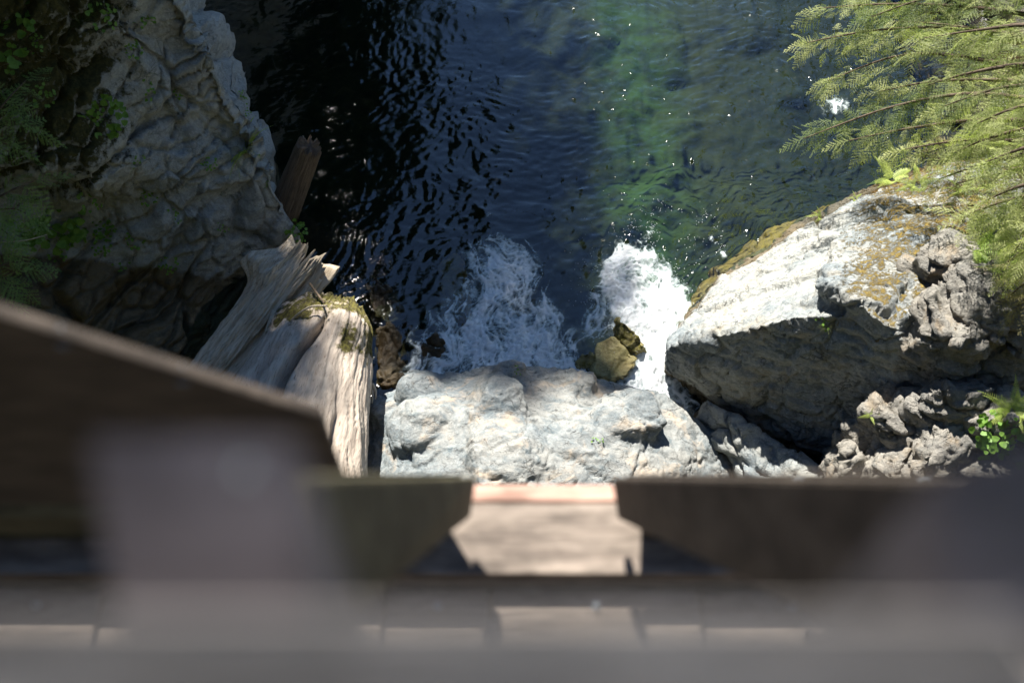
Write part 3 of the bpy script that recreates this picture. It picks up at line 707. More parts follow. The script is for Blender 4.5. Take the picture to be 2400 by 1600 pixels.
def swing(o, p0, p1, roll=0):
    d = Vector(p1)-Vector(p0); q = d.to_track_quat('Z', 'Y') @ Quaternion((0, 0, 1), R(roll))
    o.rotation_mode = 'QUATERNION'; o.rotation_quaternion = q; o.location = Vector(p0)
def log_between(name, pa, pb, r0, r1, mat, label, cat, roll=0, **kw):
    p0 = at(*pa); p1 = at(*pb); L = float(np.linalg.norm(p1-p0))
    me = log_mesh(name, L, r0, r1, mat, **kw); o = link(name, me); swing(o, p0, p1, roll)
    return tag(o, label, cat)
# stump: flared foot towards the bridge, mossy broken head over the water
def local_angle(pa, pb, v):
    d = Vector(at(*pb))-Vector(at(*pa)); w = d.to_track_quat('Z', 'Y').inverted() @ Vector(v); return math.atan2(w.y, w.x)
SA, SB = (655, 1115, .78), (786, 728, 1.02)
mid_ = (at(*SA)+at(*SB))/2
A_CAM = local_angle(SA, SB, CAM-mid_); A_LEFT = local_angle(SA, SB, (-1, 0, 0))
def adist(T, c): return np.angle(np.exp(1j*(T-c)))
sgn_l = math.copysign(1, adist(np.array([A_LEFT]), A_CAM)[0])
def stump_shape(U, T):
    w = .16*fbm(np.column_stack([U*3, U*0, U*0+3]), 3, seed=77)
    f = 1+.22*np.exp(-(adist(T, A_LEFT)/.8)**2)*(1-U)**.8+.16*np.exp(-(adist(T, A_CAM-sgn_l*.9)/.45)**2)*(1-U)
    c1 = A_CAM+sgn_l*(.10+.55*(1-U))+w
    f = f-.50*np.exp(-(adist(T, c1)/(.055+.05*(1-U)))**2)*sstep(.90, .66, U)*sstep(.1, .3, U)
    f = f-.20*np.exp(-(adist(T, c1+sgn_l*.38+w)/.06)**2)*sstep(.72, .45, U)
    f = f-.10*np.exp(-(adist(T, A_CAM-sgn_l*.5+w)/.05)**2)*sstep(.5, .2, U)
    return f*(1-.30*sstep(.84, 1.0, U)**2)*(1+.10*sstep(.7, .85, U)*np.sin(T*3+1))
def stump_moss(V):
    n = fbm(V*2.4, 4, seed=201)
    return .80*sstep(1.05, 1.48, V[:, 2]+.50*n)*(.85+.8*fbm(V*5, 3, seed=203))
stump = log_between('tree_stump', SA, SB, .70, .41, M['stump'], 'big bleached tree stump with a mossy head, leaning over the water', 'stump',
                    nseg=220, nring=320, groove=.075, seed=2, shape=stump_shape, moss=stump_moss, splinter1=.10)
log_between('driftwood_log', (415, 985, .72), (700, 632, 1.10), .17, .205, M['drift'], 'splintered bleached log lying along the left side of the stump', 'log', nseg=220, nring=260, groove=.34, seed=5, splinter1=.34, flat=1.15,
            shape=lambda U, T: (1+.55*np.exp(-((U-.86)/.05)**2)*np.clip(np.cos(T-A_LEFT-.3), 0, 1)-.35*np.exp(-(adist(T, A_CAM-.35*sgn_l+.5*U)/.16)**2)-.25*np.exp(-(adist(T, A_CAM+.6*sgn_l)/.12)**2)*sstep(.2, .6, U))*(1+.22*fbm(np.column_stack([np.cos(T)*.9, np.sin(T)*.9, U*5]), 3, seed=207)))
log_between('fallen_log', (655, 520, -.15), (722, 352, .95), .175, .125, M['brownlog'], 'reddish brown log rising from dark water behind the cliff corner', 'log', nseg=120, nring=140, groove=.16, seed=9, splinter1=.16)
# sticks
def tube_mesh(name, pts, rad, mat, n=8):
    pts = np.array(pts, float); k = len(pts); rad = np.broadcast_to(np.asarray(rad, float), (k,))
    V = []; F = []
    tan = np.gradient(pts, axis=0); tan /= np.linalg.norm(tan, axis=1)[:, None]
    ref = np.array([0.3, .2, 1.0])
    for i in range(k):
        a = np.cross(tan[i], ref); a /= np.linalg.norm(a); b = np.cross(tan[i], a)
        for j in range(n):
            an = 2*math.pi*j/n; V.append(pts[i]+rad[i]*(math.cos(an)*a+math.sin(an)*b))
    for i in range(k-1):
        for j in range(n):
            F.append((i*n+j, i*n+(j+1) % n, (i+1)*n+(j+1) % n, (i+1)*n+j))
    F.append(tuple(range(n))[::-1]); F.append(tuple((k-1)*n+j for j in range(n)))
    me = mesh_np(name, V, F, mat); add_attr(me, 'moss', np.zeros(len(V))); return me
def spline(pts, k=24):
    pts = np.array(pts, float); n = len(pts); t_ = np.linspace(0, n-1, k); out = []
    for q in t_:
        i = min(int(q), n-2); f = q-i
        p0 = pts[max(i-1, 0)]; p1 = pts[i]; p2 = pts[i+1]; p3 = pts[min(i+2, n-1)]
        out.append(.5*((2*p1)+(-p0+p2)*f+(2*p0-5*p1+4*p2-p3)*f*f+(-p0+3*p1-3*p2+p3)*f**3))
    return np.array(out)
def stick(pl, r0, r1, mat, label):
    P = spline(px3(pl)); return tag(link('stick', tube_mesh('stick', P, np.linspace(r0, r1, len(P)), mat)), label, 'stick')
stick([(600, 840, 1.02), (620, 800, 1.08), (632, 765, 1.14), (645, 730, 1.18)], .030, .034, M['stick'], 'short stubby bleached stick between the log and the stump')
stick([(672, 762, 1.30), (700, 735, 1.42), (730, 718, 1.50), (765, 717, 1.54)], .010, .008, M['stick'], 'thin curved twig lying over the stump moss')
stick([(727, 665, 1.30), (745, 690, 1.42), (760, 710, 1.52)], .013, .009, M['bark'], 'dark bent twig leaning on the stump head')
stick([(500, 830, .80), (520, 800, .88)], .012, .006, M['stick'], 'tiny white splinter beside the bleached log')
stick([(2080, 1008, 1.5), (2200, 995, 1.75), (2340, 975, 1.95), (2400, 960, 2.0)], .018, .010, M['bark'], 'dark thin stick lying across the right slabs')
for i, (a, b, c_, d_) in enumerate([(858, 880, 850, 960), (866, 890, 872, 945), (872, 900, 880, 935)]):
    P = spline(px3([(a, b, .62), (.5*(a+c_)+4, .5*(b+d_), .60), (c_, d_, .58)]), 10)
    tag(link('wood_splinter', tube_mesh('wood_splinter', P, np.linspace(.022, .006, 10), M['stick'], 5)), ['longest pale splinter hanging off the stump flank', 'middle pale splinter hanging off the stump flank', 'shortest pale splinter beside the pale boulder edge'][i], 'splinter')
print('logs', time.time()-T0)

# ------------------------------------------------------------------ ray casting on the built rocks, to plant things on them
_trees = {}
def bvh(o):
    if o.name not in _trees:
        me = o.data; V = [v.co.copy() for v in me.vertices]; Fp = [tuple(p.vertices) for p in me.polygons]
        if o.rotation_mode == 'QUATERNION':
            mw = Matrix.LocRotScale(o.location, o.rotation_quaternion, None); V = [mw @ v for v in V]
        _trees[o.name] = BVHTree.FromPolygons(V, Fp)
    return _trees[o.name]
def hit(px_, py_, objs, default_z=1.0):
    d = Vector(ray(px_, py_)).normalized(); best = None
    for o in objs:
        h_ = bvh(o).ray_cast(Vector(CAM), d)
        if h_[0] is not None and (best is None or h_[3] < best[2]): best = (h_[0], h_[1], h_[3])
    if best is None: return Vector(at(px_, py_, default_z)), Vector((0, 0, 1))
    return best[0], best[1]

# ------------------------------------------------------------------ plants
def frond_mesh(name, L, w, n, mat, droop=.3, seed=0, seg=3, lw=.42):
    """one fern frond along +Y, arching; pinnae both sides"""
    rg = random.Random(seed); V = []; F = []
    def cpos(s): return Vector((0, L*s, L*(.35*s-droop*1.6*s*s)))
    for i in range(n):
        s = .12+.88*i/(n-1); c0 = cpos(s); ln = w*math.sin(math.pi*(.16+.84*s)**.75)*rg.uniform(.85, 1.1)+.004
        hw = L/n*lw
        for sd in (-1, 1):
            b = len(V); fw = .35*ln
            for k_, (t_, ww) in enumerate(((0, .6), (.5, 1.0), (1, .15))):
                c = c0+Vector((sd*ln*t_, fw*t_, -.18*ln*t_*t_))
                V.append(c+Vector((0, -hw*ww, 0))); V.append(c+Vector((0, hw*ww, .0)))
            F += [(b, b+2, b+3, b+1), (b+2, b+4, b+5, b+3)]
    # stem
    b = len(V)
    for i in range(7):
        c = cpos(i/6); V += [c+Vector((-.003, 0, .002)), c+Vector((.003, 0, .002))]
    for i in range(6): F.append((b+2*i, b+2*i+1, b+2*i+3, b+2*i+2))
    me = mesh_np(name, [tuple(v) for v in V], F, mat, smooth=False); return me
FR = {}
def fern(px_, py_, size, nf, objs, label, mat='fern', zdef=1.0, spread=(15, 75), az=None, seed=0):
    p, nrm = hit(px_, py_, objs, zdef); rg = random.Random(seed*7+3)
    e = empty('fern', p-nrm*.01, label, 'fern', None)
    key = mat
    if key not in FR: FR[key] = [frond_mesh('frond', 1.0, .15+.025*k_, 20+k_, M[mat], .30+.12*k_, 60+k_, lw=.36) for k_ in range(3)]
    for i in range(nf):
        f = link('frond', FR[key][i % 3], e); s = size*rg.uniform(.7, 1.1); f.scale = (s, s, s)
        yaw = (360*i/nf+rg.uniform(-18, 18)) if az is None else az[0]+(az[1]-az[0])*(i/(max(1, nf-1)))+rg.uniform(-8, 8)
        q = Vector((nrm.x*.6, nrm.y*.6, nrm.z+.5)).normalized().to_track_quat('Z', 'Y')
        f.rotation_mode = 'QUATERNION'; f.rotation_quaternion = q @ Quaternion((0, 0, 1), R(yaw)) @ Quaternion((1, 0, 0), R(rg.uniform(*spread)*.5))
    return e
CL = [cliff]; BG = [big]+crags
fern(582, 350, .34, 14, CL, 'bright green fern growing from the crack in the cliff corner', 'fern_pale', seed=1)
fern(1925, 512, .17, 7, [big], 'small yellow-green fern on the waterside edge of the big boulder', 'fern_pale', az=(-40, 120), seed=2)
fern(2090, 425, .34, 9, [big], 'broad pale fern at the upper end of the big boulder', 'fern_pale', seed=3)
fern(2150, 435, .30, 8, [big], 'pale fern under the lowest hemlock bough', 'fern_pale', seed=4)
fern(2255, 450, .26, 7, BG, 'fern beside the bare twigs above the mossy slope', 'fern', seed=5)
fern(2290, 580, .34, 7, BG, 'arching fern hanging from the rock beneath the hemlock', 'fern', az=(20, 170), seed=6)
fern(2372, 965, .27, 12, crags, 'large pale fern on the slab at the lower right edge', 'fern_pale', seed=7)
fern(2040, 975, .10, 5, BG, 'tiny pale fern tuft at the foot of the dark face', 'fern_pale', seed=8)
fern(2350, 640, .25, 7, BG, 'dark fern in the shade at the right edge', 'fern', seed=9)
fern(2005, 465, .12, 5, [big], 'tiny fern tuft on the waterside rim of the boulder', 'fern_pale', seed=10)

# round-leaved herbs on the cliff
def herb_mesh(name, n, size, mat, seed):
    rg = random.Random(seed); V = []; F = []
    for i in range(n):
        an = rg.uniform(0, 6.28); rr_ = size*math.sqrt(rg.random()); hgt = size*rg.uniform(.15, .7)
        c = Vector((rr_*math.cos(an), rr_*math.sin(an), hgt)); ls = size*rg.uniform(.09, .17)
        nrm = Vector((rg.uniform(-.6, .6), rg.uniform(-.6, .6), 1)).normalized(); q = nrm.to_track_quat('Z', 'Y')
        b = len(V); k_ = 9
        V.append(c+q @ Vector((0, 0, -.12*ls)))
        for j in range(k_):
            a2 = 2*math.pi*j/k_; r2 = ls*(1+.16*math.cos(3*a2)+rg.uniform(-.08, .08))
            V.append(c+q @ Vector((r2*math.cos(a2), r2*math.sin(a2), 0)))
        for j in range(k_): F.append((b, b+1+j, b+1+(j+1) % k_))
        b = len(V); V += [Vector((c.x*.25, c.y*.25, 0))+Vector((.0025, 0, 0)), Vector((c.x*.25, c.y*.25, 0))-Vector((.0025, 0, 0)), c-Vector((.0015, 0, 0)), c+Vector((.0015, 0, 0))]
        F.append((b, b+1, b+2, b+3))
    return mesh_np(name, [tuple(v) for v in V], F, mat, smooth=False)
HM = [herb_mesh('herb', n, 1.0, M['herb'], 80+n) for n in (14, 26, 44, 72)]
HERBS = [(245, 275, .20, 3, 'leafy clump on the mossy ledge in the middle of the cliff'), (335, 50, .11, 1, 'small leafy plant at the top of the cliff'), (235, 45, .13, 1, 'thin herb in the moss at the top edge'),
         (315, 120, .09, 1, 'herb below the pale rock outcrop'), (340, 215, .10, 0, 'herb on the dark rock right of the leafy clump'), (410, 220, .09, 0, 'herb on the bare grey rock near the cliff middle'),
         (565, 235, .09, 1, 'creeping herb near the upper cliff edge'), (575, 265, .07, 0, 'tiny herb under the creeping herb at the cliff edge'), (490, 385, .08, 1, 'herb just below the crack left of the fern'),
         (322, 380, .08, 0, 'herb on the brown bulge of the cliff'), (100, 230, .11, 1, 'herb beside the upper conifer sapling'), (610, 375, .10, 1, 'herb hanging under the bright fern'),
         (630, 430, .07, 0, 'herb at the cliff corner beside the brown log'), (205, 470, .13, 1, 'herb in the dark cleft under the bulge'), (350, 467, .09, 1, 'herb at the right end of the dark cleft'),
         (130, 520, .30, 3, 'big leafy clump spilling down the left edge'), (165, 545, .18, 2, 'leafy clump lower on the left edge'), (248, 540, .13, 2, 'round-leaved plant below the narrow ledge'),
         (320, 565, .10, 1, 'round-leaved plant above the wet rock'), (405, 510, .09, 0, 'herb on the lower grey bulge'), (240, 580, .11, 1, 'herb hanging over the wet wall'),
         (520, 530, .08, 0, 'bright herb on the lowest rock bulge'), (690, 545, .14, 2, 'herb at the waterside end of the cliff'), (395, 620, .10, 1, 'herb on the lip of the wet rock'),
         (130, 590, .12, 1, 'herb low on the left edge under the leafy clumps'), (60, 545, .20, 2, 'leafy clump under the lower conifer sapling'), (20, 60, .25, 2, 'large-leaved herb in the top left corner'),
         (15, 120, .22, 2, 'large-leaved herb under the top left corner'), (75, 105, .10, 1, 'herb in the moss near the top left'), (285, 620, .09, 0, 'tiny herb at the edge of the trickle')]
for i, (a, b, s, k_, lab) in enumerate(HERBS):
    p, nrm = hit(a, b, CL); o = link('herb', HM[k_]); o.location = p-nrm*.012; o.scale = (s, s, s)
    o.rotation_mode = 'QUATERNION'; o.rotation_quaternion = Vector((nrm.x, nrm.y, nrm.z+.6)).normalized().to_track_quat('Z', 'Y') @ Quaternion((0, 0, 1), i*1.7)
    tag(o, lab, 'plant', 'small plants on the cliff')
for i, (a, b, s, k_, lab) in enumerate([(2360, 1040, .30, 3, 'dark leafy shrub under the large fern at the right edge'), (2330, 1015, .18, 2, 'leafy sprig beside the large fern on the slab'), (1215, 868, .05, 0, 'tiny green sprig on top of the pale boulder'), (1400, 1035, .06, 0, 'small sprig in the seam of the pale boulder'), (1925, 762, .07, 0, 'small sprig on the dark face of the big boulder')]):
    p, nrm = hit(a, b, BG+[front]); o = link('herb', HM[k_]); o.location = p-nrm*.012; o.scale = (s, s, s)
    o.rotation_mode = 'QUATERNION'; o.rotation_quaternion = Vector((nrm.x, nrm.y, nrm.z+.6)).normalized().to_track_quat('Z', 'Y') @ Quaternion((0, 0, 1), i*2.1); tag(o, lab, 'plant')
def grass_mesh(name, n, L, mat, seed):
    rg = random.Random(seed); V = []; F = []
    for i in range(n):
        an = rg.uniform(0, 6.28); ln = L*rg.uniform(.6, 1.1); out = rg.uniform(.3, .9); b = len(V); w = .0035
        dx, dy = math.cos(an), math.sin(an)
        for k_ in range(5):
            s = k_/4; c = Vector((dx*ln*out*s, dy*ln*out*s, ln*(s*.8-.75*out*s*s))); ww = w*(1-s*.85)
            V += [c+Vector((-dy*ww, dx*ww, 0)), c-Vector((-dy*ww, dx*ww, 0))]
        for k_ in range(4): F.append((b+2*k_, b+2*k_+1, b+2*k_+3, b+2*k_+2))
    return mesh_np(name, [tuple(v) for v in V], F, mat, smooth=False)
GM = grass_mesh('grass_tuft', 26, .30, M['grass'], 3)
for i, (a, b, s, lab) in enumerate([(285, 25, 1.0, 'grass tuft at the top of the mossy cliff'), (190, 60, 1.0, 'grass tuft in the moss above the pale outcrop'), (225, 30, .8, 'small grass tuft near the top edge'), (350, 175, .7, 'grass tuft on the dark rock below the outcrop'), (1935, 768, .5, 'wispy grass on the dark face of the big boulder'), (290, 310, .6, 'grass blades below the leafy cliff clump')]):
    p, nrm = hit(a, b, CL+BG); o = link('grass_tuft', GM); o.location = p-nrm*.01; o.scale = (s,)*3; o.rotation_euler = (0, 0, i*1.3); tag(o, lab, 'grass')

# hemlock sprays: a flat, twice-branched spray of tiny needles along +Y (unit length)
def spray_arrays(seed, n1=14, n2=9, needle=.046):
    rg = random.Random(seed); V = []; F = []
    def leaf(c, d, up_, l, w):
        s = d.cross(up_).normalized()*w; b = len(V)
        V.extend([c-s*.5, c+s*.5, c+d*l*.6+s*.6, c+d*l, c+d*l*.6-s*.6]); F.append((b, b+1, b+2, b+3, b+4))
    for i in range(n1):
        s = .06+.92*i/(n1-1); c0 = Vector((0, s, -.20*s*s)); sd = -1 if i % 2 else 1
        for sgn in ((sd,) if i < n1-1 else (1, -1)):
            ln = .42*(1-s)**.8*rg.uniform(.8, 1.15)+.07
            ang = R(rg.uniform(42, 58)); d = Vector((sgn*math.sin(ang), math.cos(ang), rg.uniform(-.30, -.02))).normalized()
            m = max(3, int(n2*ln/.42)+2)
            for j in range(m):
                q = (j+.5)/m; c = c0+d*ln*q; c.z -= .10*ln*q*q
                for s2 in (-1, 1):
                    a2 = R(rg.uniform(34, 58)); side = Vector((d.y, -d.x, 0)).normalized()*s2
                    dd = (d*math.cos(a2)+side*math.sin(a2)+Vector((0, 0, rg.uniform(-.35, .2)))).normalized()
                    leaf(c, dd, Vector((rg.uniform(-.5, .5), rg.uniform(-.5, .5), 1)), needle*rg.uniform(.7, 1.6)*(1.2-q*.5), .011*rg.uniform(.7, 1.4))
            leaf(c0+d*ln*.95, d, Vector((0, 0, 1)), needle, .016)
            # twig
            b = len(V); w_ = Vector((d.y, -d.x, 0)).normalized()*.0035
            V.extend([c0-w_, c0+w_, c0+d*ln+w_*.3, c0+d*ln-w_*.3]); F.append((b, b+1, b+2, b+3))
    b = len(V)
    for i in range(6):
        s = i/5; c = Vector((0, s, -.20*s*s)); V.extend([c-Vector((.006*(1-s*.7), 0, 0)), c+Vector((.006*(1-s*.7), 0, 0))])
    for i in range(5): F.append((b+2*i, b+2*i+1, b+2*i+3, b+2*i+2))
    return np.array([tuple(v) for v in V]), F
SPR = [spray_arrays(300+i) for i in range(5)]
def add_spray(VV, FF, k_, mat4):
    V, F = SPR[k_ % 5]; A = np.array(mat4); b = sum(len(v) for v in VV)
    VV.append(V@A[:3, :3].T+A[:3, 3]); FF.extend([tuple(q+b for q in f) for f in F])
def bough(parent, pl, r0, mat, seed, dens=1.0, size=(.28, .50), name='branch', droop=.25, side_len=.55):
    """a limb along pixel/height points, with drooping side shoots carrying sprays"""
    rg = random.Random(seed); P = spline(px3(pl) if len(pl[0]) == 3 and abs(pl[0][0]) > 20 else np.array(pl), 30)
    br = link(name, tube_mesh(name, P, np.linspace(r0, .004, len(P)), M['bark'], 6), parent)
    VV = []; FF = []; k_ = 0
    L = np.linalg.norm(np.diff(P, axis=0), axis=1).sum(); n = int(L/.085*dens)
    for i in range(n):
        s = .12+.88*(i+rg.random()*.6)/n; q = min(s, .999)*(len(P)-1); j = int(q); f = q-j
        c = P[j]*(1-f)+P[j+1]*f; tng = P[j+1]-P[j]; tng /= np.linalg.norm(tng)
        side = np.cross(tng, [0, 0, 1]); side /= np.linalg.norm(side)
        sg = -1 if i % 2 else 1
        a2 = R(rg.uniform(30, 70)); d = tng*math.cos(a2)+side*sg*math.sin(a2)+np.array([0, 0, rg.uniform(-.55, .12)])
        d /= np.linalg.norm(d)
        sl = side_len*(1-.55*s)*rg.uniform(.5, 1.15)
        # side shoot with 2-4 sprays
        ns = 1+int(sl/.17)
        for m in range(ns):
            c2 = c+d*sl*(m/ns)+np.array([0, 0, -droop*sl*(m/ns)**2])
            sz = rg.uniform(*size)
            dd = Vector(d)+Vector((rg.uniform(-.5, .5), rg.uniform(-.5, .5), rg.uniform(-.35, .1)))
            dd.normalize(); zz = Vector((rg.uniform(-.9, .9), rg.uniform(-.9, .9), 1))
            xx = dd.cross(zz).normalized(); zz = xx.cross(dd)
            Mx = Matrix((xx, dd, zz)).transposed().to_4x4()*sz; Mx[3][3] = 1; Mx.translation = Vector(c2)
            add_spray(VV, FF, rg.randrange(5), Mx); k_ += 1
    # tip
    d = Vector(P[-1]-P[-2]).normalized(); zz = Vector((0, 0, 1)); xx = d.cross(zz).normalized(); zz = xx.cross(d)
    Mx = Matrix((xx, d, zz)).transposed().to_4x4()*size[1]; Mx[3][3] = 1; Mx.translation = Vector(P[-1]); add_spray(VV, FF, 1, Mx)
    fo = link('foliage', mesh_np('foliage', np.concatenate(VV), FF, mat, smooth=False), br)
    return br
# hemlock on the right bank: trunk just outside the picture, boughs reaching out over the water
hem_base = Vector((6.3, 6.9, .6))
hem = empty('hemlock_tree', hem_base, 'sunlit hemlock leaning boughs over the river from the right bank', 'tree')
def local(P): return np.asarray(P)-np.array(hem_base)
tr = link('trunk', tube_mesh('trunk', local(spline([(6.3, 6.9, .6), (6.2, 6.9, 2.5), (6.25, 7.0, 5.5), (6.2, 7.1, 8.5)], 30)), np.linspace(.24, .07, 30), M['bark'], 14), hem)
BO = [[(2560, 60, 3.2), (2300, 20, 2.9), (2080, 10, 2.4), (1880, 20, 2.0)], [(2560, 130, 3.1), (2300, 70, 2.8), (2050, 70, 2.2), (1850, 100, 1.8)],
      [(2560, 200, 3.0), (2300, 140, 2.6), (2100, 130, 2.2), (1905, 190, 1.7)], [(2560, 260, 3.0), (2300, 220, 2.6), (2080, 250, 2.1), (1840, 325, 1.6)],
      [(2560, 300, 2.9), (2330, 280, 2.6), (2130, 300, 2.1), (1960, 330, 1.8)], [(2560, 330, 3.0), (2380, 330, 2.8), (2250, 330, 2.5), (2110, 350, 2.2)],
      [(2560, 400, 3.1), (2420, 390, 3.0), (2330, 410, 2.7), (2240, 430, 2.5)], [(2560, 480, 3.2), (2440, 470, 3.1), (2370, 500, 2.9), (2310, 530, 2.7)],
      [(2560, 560, 3.3), (2460, 560, 3.2), (2400, 590, 3.0), (2350, 620, 2.8)], [(2540, -60, 3.4), (2350, -60, 3.2), (2180, -60, 2.9), (1990, -30, 2.5)],
      [(2560, 170, 3.6), (2420, 150, 3.5), (2280, 170, 3.3), (2170, 200, 3.0)], [(2560, 90, 3.8), (2420, 60, 3.7), (2300, 70, 3.5), (2160, 90, 3.2)],
      [(2560, 210, 2.4), (2380, 190, 2.2), (2200, 190, 1.9), (2040, 215, 1.6)], [(2560, 300, 2.5), (2420, 300, 2.4), (2300, 320, 2.2), (2180, 350, 2.0)], [(2560, 430, 3.5), (2460, 420, 3.4), (2380, 440, 3.3), (2310, 470, 3.1)], [(2560, 520, 3.6), (2480, 520, 3.5), (2420, 550, 3.4), (2370, 590, 3.2)], [(2560, 350, 3.9), (2470, 330, 3.8), (2390, 350, 3.7), (2310, 380, 3.5)], [(2560, 110, 2.4), (2400, 90, 2.2), (2230, 60, 2.0), (2080, 50, 1.8)],
      [(2560, 380, 3.0), (2430, 360, 2.9), (2320, 380, 2.7), (2200, 420, 2.4)], [(2560, 460, 3.3), (2460, 450, 3.2), (2360, 470, 3.0), (2270, 500, 2.8)], [(2560, 620, 3.2), (2480, 620, 3.1), (2420, 650, 3.0), (2370, 690, 2.8)], [(2560, 330, 3.4), (2440, 300, 3.3), (2330, 320, 3.1), (2230, 360, 2.8)], [(2560, 220, 3.3), (2440, 200, 3.2), (2330, 210, 3.0), (2210, 250, 2.7)],
      [(2560, 260, 3.7), (2450, 240, 3.6), (2360, 260, 3.4), (2290, 290, 3.2)], [(2560, 20, 3.4), (2400, -20, 3.2), (2200, -10, 2.9), (2020, 40, 2.6)]]
for i, b in enumerate(BO):
    P_ = local(px3([(q[0]+max(0, (2200-q[0])*.12), q[1], q[2]) for q in b])); bough(hem, P_.tolist(), .028, (M['needle'], M['needle_pale'], M['needle'], M['needle_deep'], M['needle'], M['needle_pale'], M['needle_brown'])[i % 7], 500+i, 1.9, (.07, .26))
print('hemlock', time.time()-T0)
# saplings at the left edge
def sapling(px_, py_, z, pls, label, seed):
    base_ = Vector(at(px_, py_, z)); e = empty('conifer_sapling', base_, label, 'sapling')
    st_ = [np.array(px3(p))-np.array(base_) for p in pls]
    tip = st_[0][0]
    link('stem', tube_mesh('stem', spline([(0, 0, 0), tuple(tip*.5+np.array([0, 0, .1])), tuple(tip)], 12), np.linspace(.02, .012, 12), M['bark'], 6), e)
    for i, p in enumerate(st_): bough(e, p.tolist(), .010, M['sapling'], seed+i, 1.1, (.20, .34), droop=.3, side_len=.26)
    return e
sapling(-60, 330, 2.9, [[(-40, 300, 3.2), (-5, 260, 3.35), (25, 225, 3.4), (60, 190, 3.35)], [(-40, 300, 3.2), (0, 285, 3.25), (40, 290, 3.2), (75, 300, 3.1)], [(-40, 320, 3.1), (-10, 330, 3.1), (20, 340, 3.0), (45, 350, 2.9)]], 'upper conifer sapling at the left edge, needles lightened as if sunlit', 610)
sapling(-60, 520, 2.2, [[(-40, 480, 2.6), (0, 460, 2.7), (40, 440, 2.7), (80, 425, 2.65)], [(-40, 490, 2.5), (0, 490, 2.5), (35, 490, 2.4), (60, 500, 2.3)], [(-40, 510, 2.4), (-5, 530, 2.3), (20, 550, 2.2), (35, 560, 2.1)]], 'middle conifer sapling at the left edge with pale tips', 640)
sapling(-60, 700, 1.7, [[(-40, 640, 2.0), (-5, 625, 2.0), (30, 615, 1.95), (65, 615, 1.85)], [(-40, 650, 1.9), (0, 650, 1.85), (25, 660, 1.8), (45, 670, 1.7)]], 'lowest conifer sapling at the left edge above the railing brace', 670)
stick([(-20, 570, 2.2), (60, 563, 2.1), (110, 550, 2.0)], .006, .004, M['stick'], 'thin pale twig sticking out at the left edge')

# tall conifers on the rim of the left bank (outside the picture: their shade falls on the left half of the river and they darken its reflections)
def conifer(name, loc, H, Rb, seed, proto=None, dens=1.0):
    rg = random.Random(seed); VV = []; FF = []; V = []; F = []
    for lv in range(int(H*2.1)):
        z = H*.10+H*.9*lv/(H*2.1); rad = Rb*(1-z/H)**.55*rg.uniform(.8, 1.15)+.15
        for b_ in range(10):
            an = rg.uniform(0, 6.283); ln = rad*rg.uniform(.55, 1.1); m = max(3, int(ln*7*dens))
            for j in range(m):
                q = (j+rg.random())/m*ln; w = .30*(1-.6*q/ln)+.10
                c = Vector((math.cos(an)*q, math.sin(an)*q, z-.28*q*q/ln))+Vector((rg.uniform(-w, w), rg.uniform(-w, w), rg.uniform(-.18, .1)))
                for _ in range(3):
                    d = Vector((rg.uniform(-1, 1), rg.uniform(-1, 1), rg.uniform(-.6, .25))).normalized(); l = rg.uniform(.14, .30); s = d.cross(Vector((rg.uniform(-.4, .4), rg.uniform(-.4, .4), 1))).normalized()*l*.26
                    b = len(V); V += [c-s*.4, c+s*.4, c+d*l*.6+s, c+d*l, c+d*l*.6-s]; F.append((b, b+1, b+2, b+3, b+4))
    return mesh_np('crown', [tuple(v) for v in V], F, M['needle_dark'], smooth=False)
CM = [conifer('c', None, 32, 4.4, 3), conifer('c', None, 32, 3.6, 4)]
TM = tube_mesh('trunk', [(0, 0, 0), (.05, 0, 10), (0, .1, 22), (0, 0, 31.5)], (.45, .36, .2, .03), M['bark'], 12)
TREES = [(-4.6, 27.0, 5.5, .715, 0), (-6.0, 28.5, 6.0, .77, 1), (-7.6, 27.0, 6.0, .64, 0), (-5.4, 24.0, 6.0, .58, 1), (-7.0, 23.0, 6.5, .59, 0), (-9.2, 25.0, 6.5, .80, 1), (-8.6, 20.0, 7, .70, 0), (-10.8, 21.5, 7, .85, 1), (-9.6, 16.5, 7, .68, 1), (-9.4, 13.0, 7, .62, 0), (-11.8, 13.5, 7, .8, 1),
         (-6.2, 19.3, 6.5, .54, 1), (-9, -9, 4, .8, 0), (-5.5, -12, 4, .9, 1), (-1.5, -10, 4, .75, 0), (2.5, -12.5, 4, .9, 1), (6.5, -9.5, 4, .8, 0), (10.5, -11, 4, .85, 1), (0.5, -15, 5, 1.0, 1), (5, -16, 5, 1.0, 0), (-4, -16.5, 5, 1.0, 0), (-13, -5, 5, .8, 1), (13, -4, 4, .75, 0), (14, 2, 4, .7, 1), (13.5, 8, 4, .6, 0), (14.5, 14, 4, .6, 1), (-14, 3, 6, .8, 0), (-14.5, 8.5, 7, .8, 1),  # trees behind and right of the camera: unseen, added to block sky light
         (13, 24, 3, .55, 0), (12, 34, 3, .6, 1), (17, 30, 3.5, .6, 0), (3, 60, 2, .6, 0), (-2, 58, 2, .65, 1), (8, 56, 2, .6, 1), (-7, 52, 4, .7, 0), (13, 50, 3, .7, 1)]
for i, (x, y, z, s, k_) in enumerate(TREES):
    e = empty('conifer_tree', (x, y, z), 'tall dark conifer standing on the gorge rim beyond the picture', 'tree', 'conifers on the gorge rim'); e.rotation_euler = (0, 0, i*1.9); e.scale = (s, s, s)
    link('crown', CM[k_], e); link('trunk', TM, e)
print('conifers', time.time()-T0)

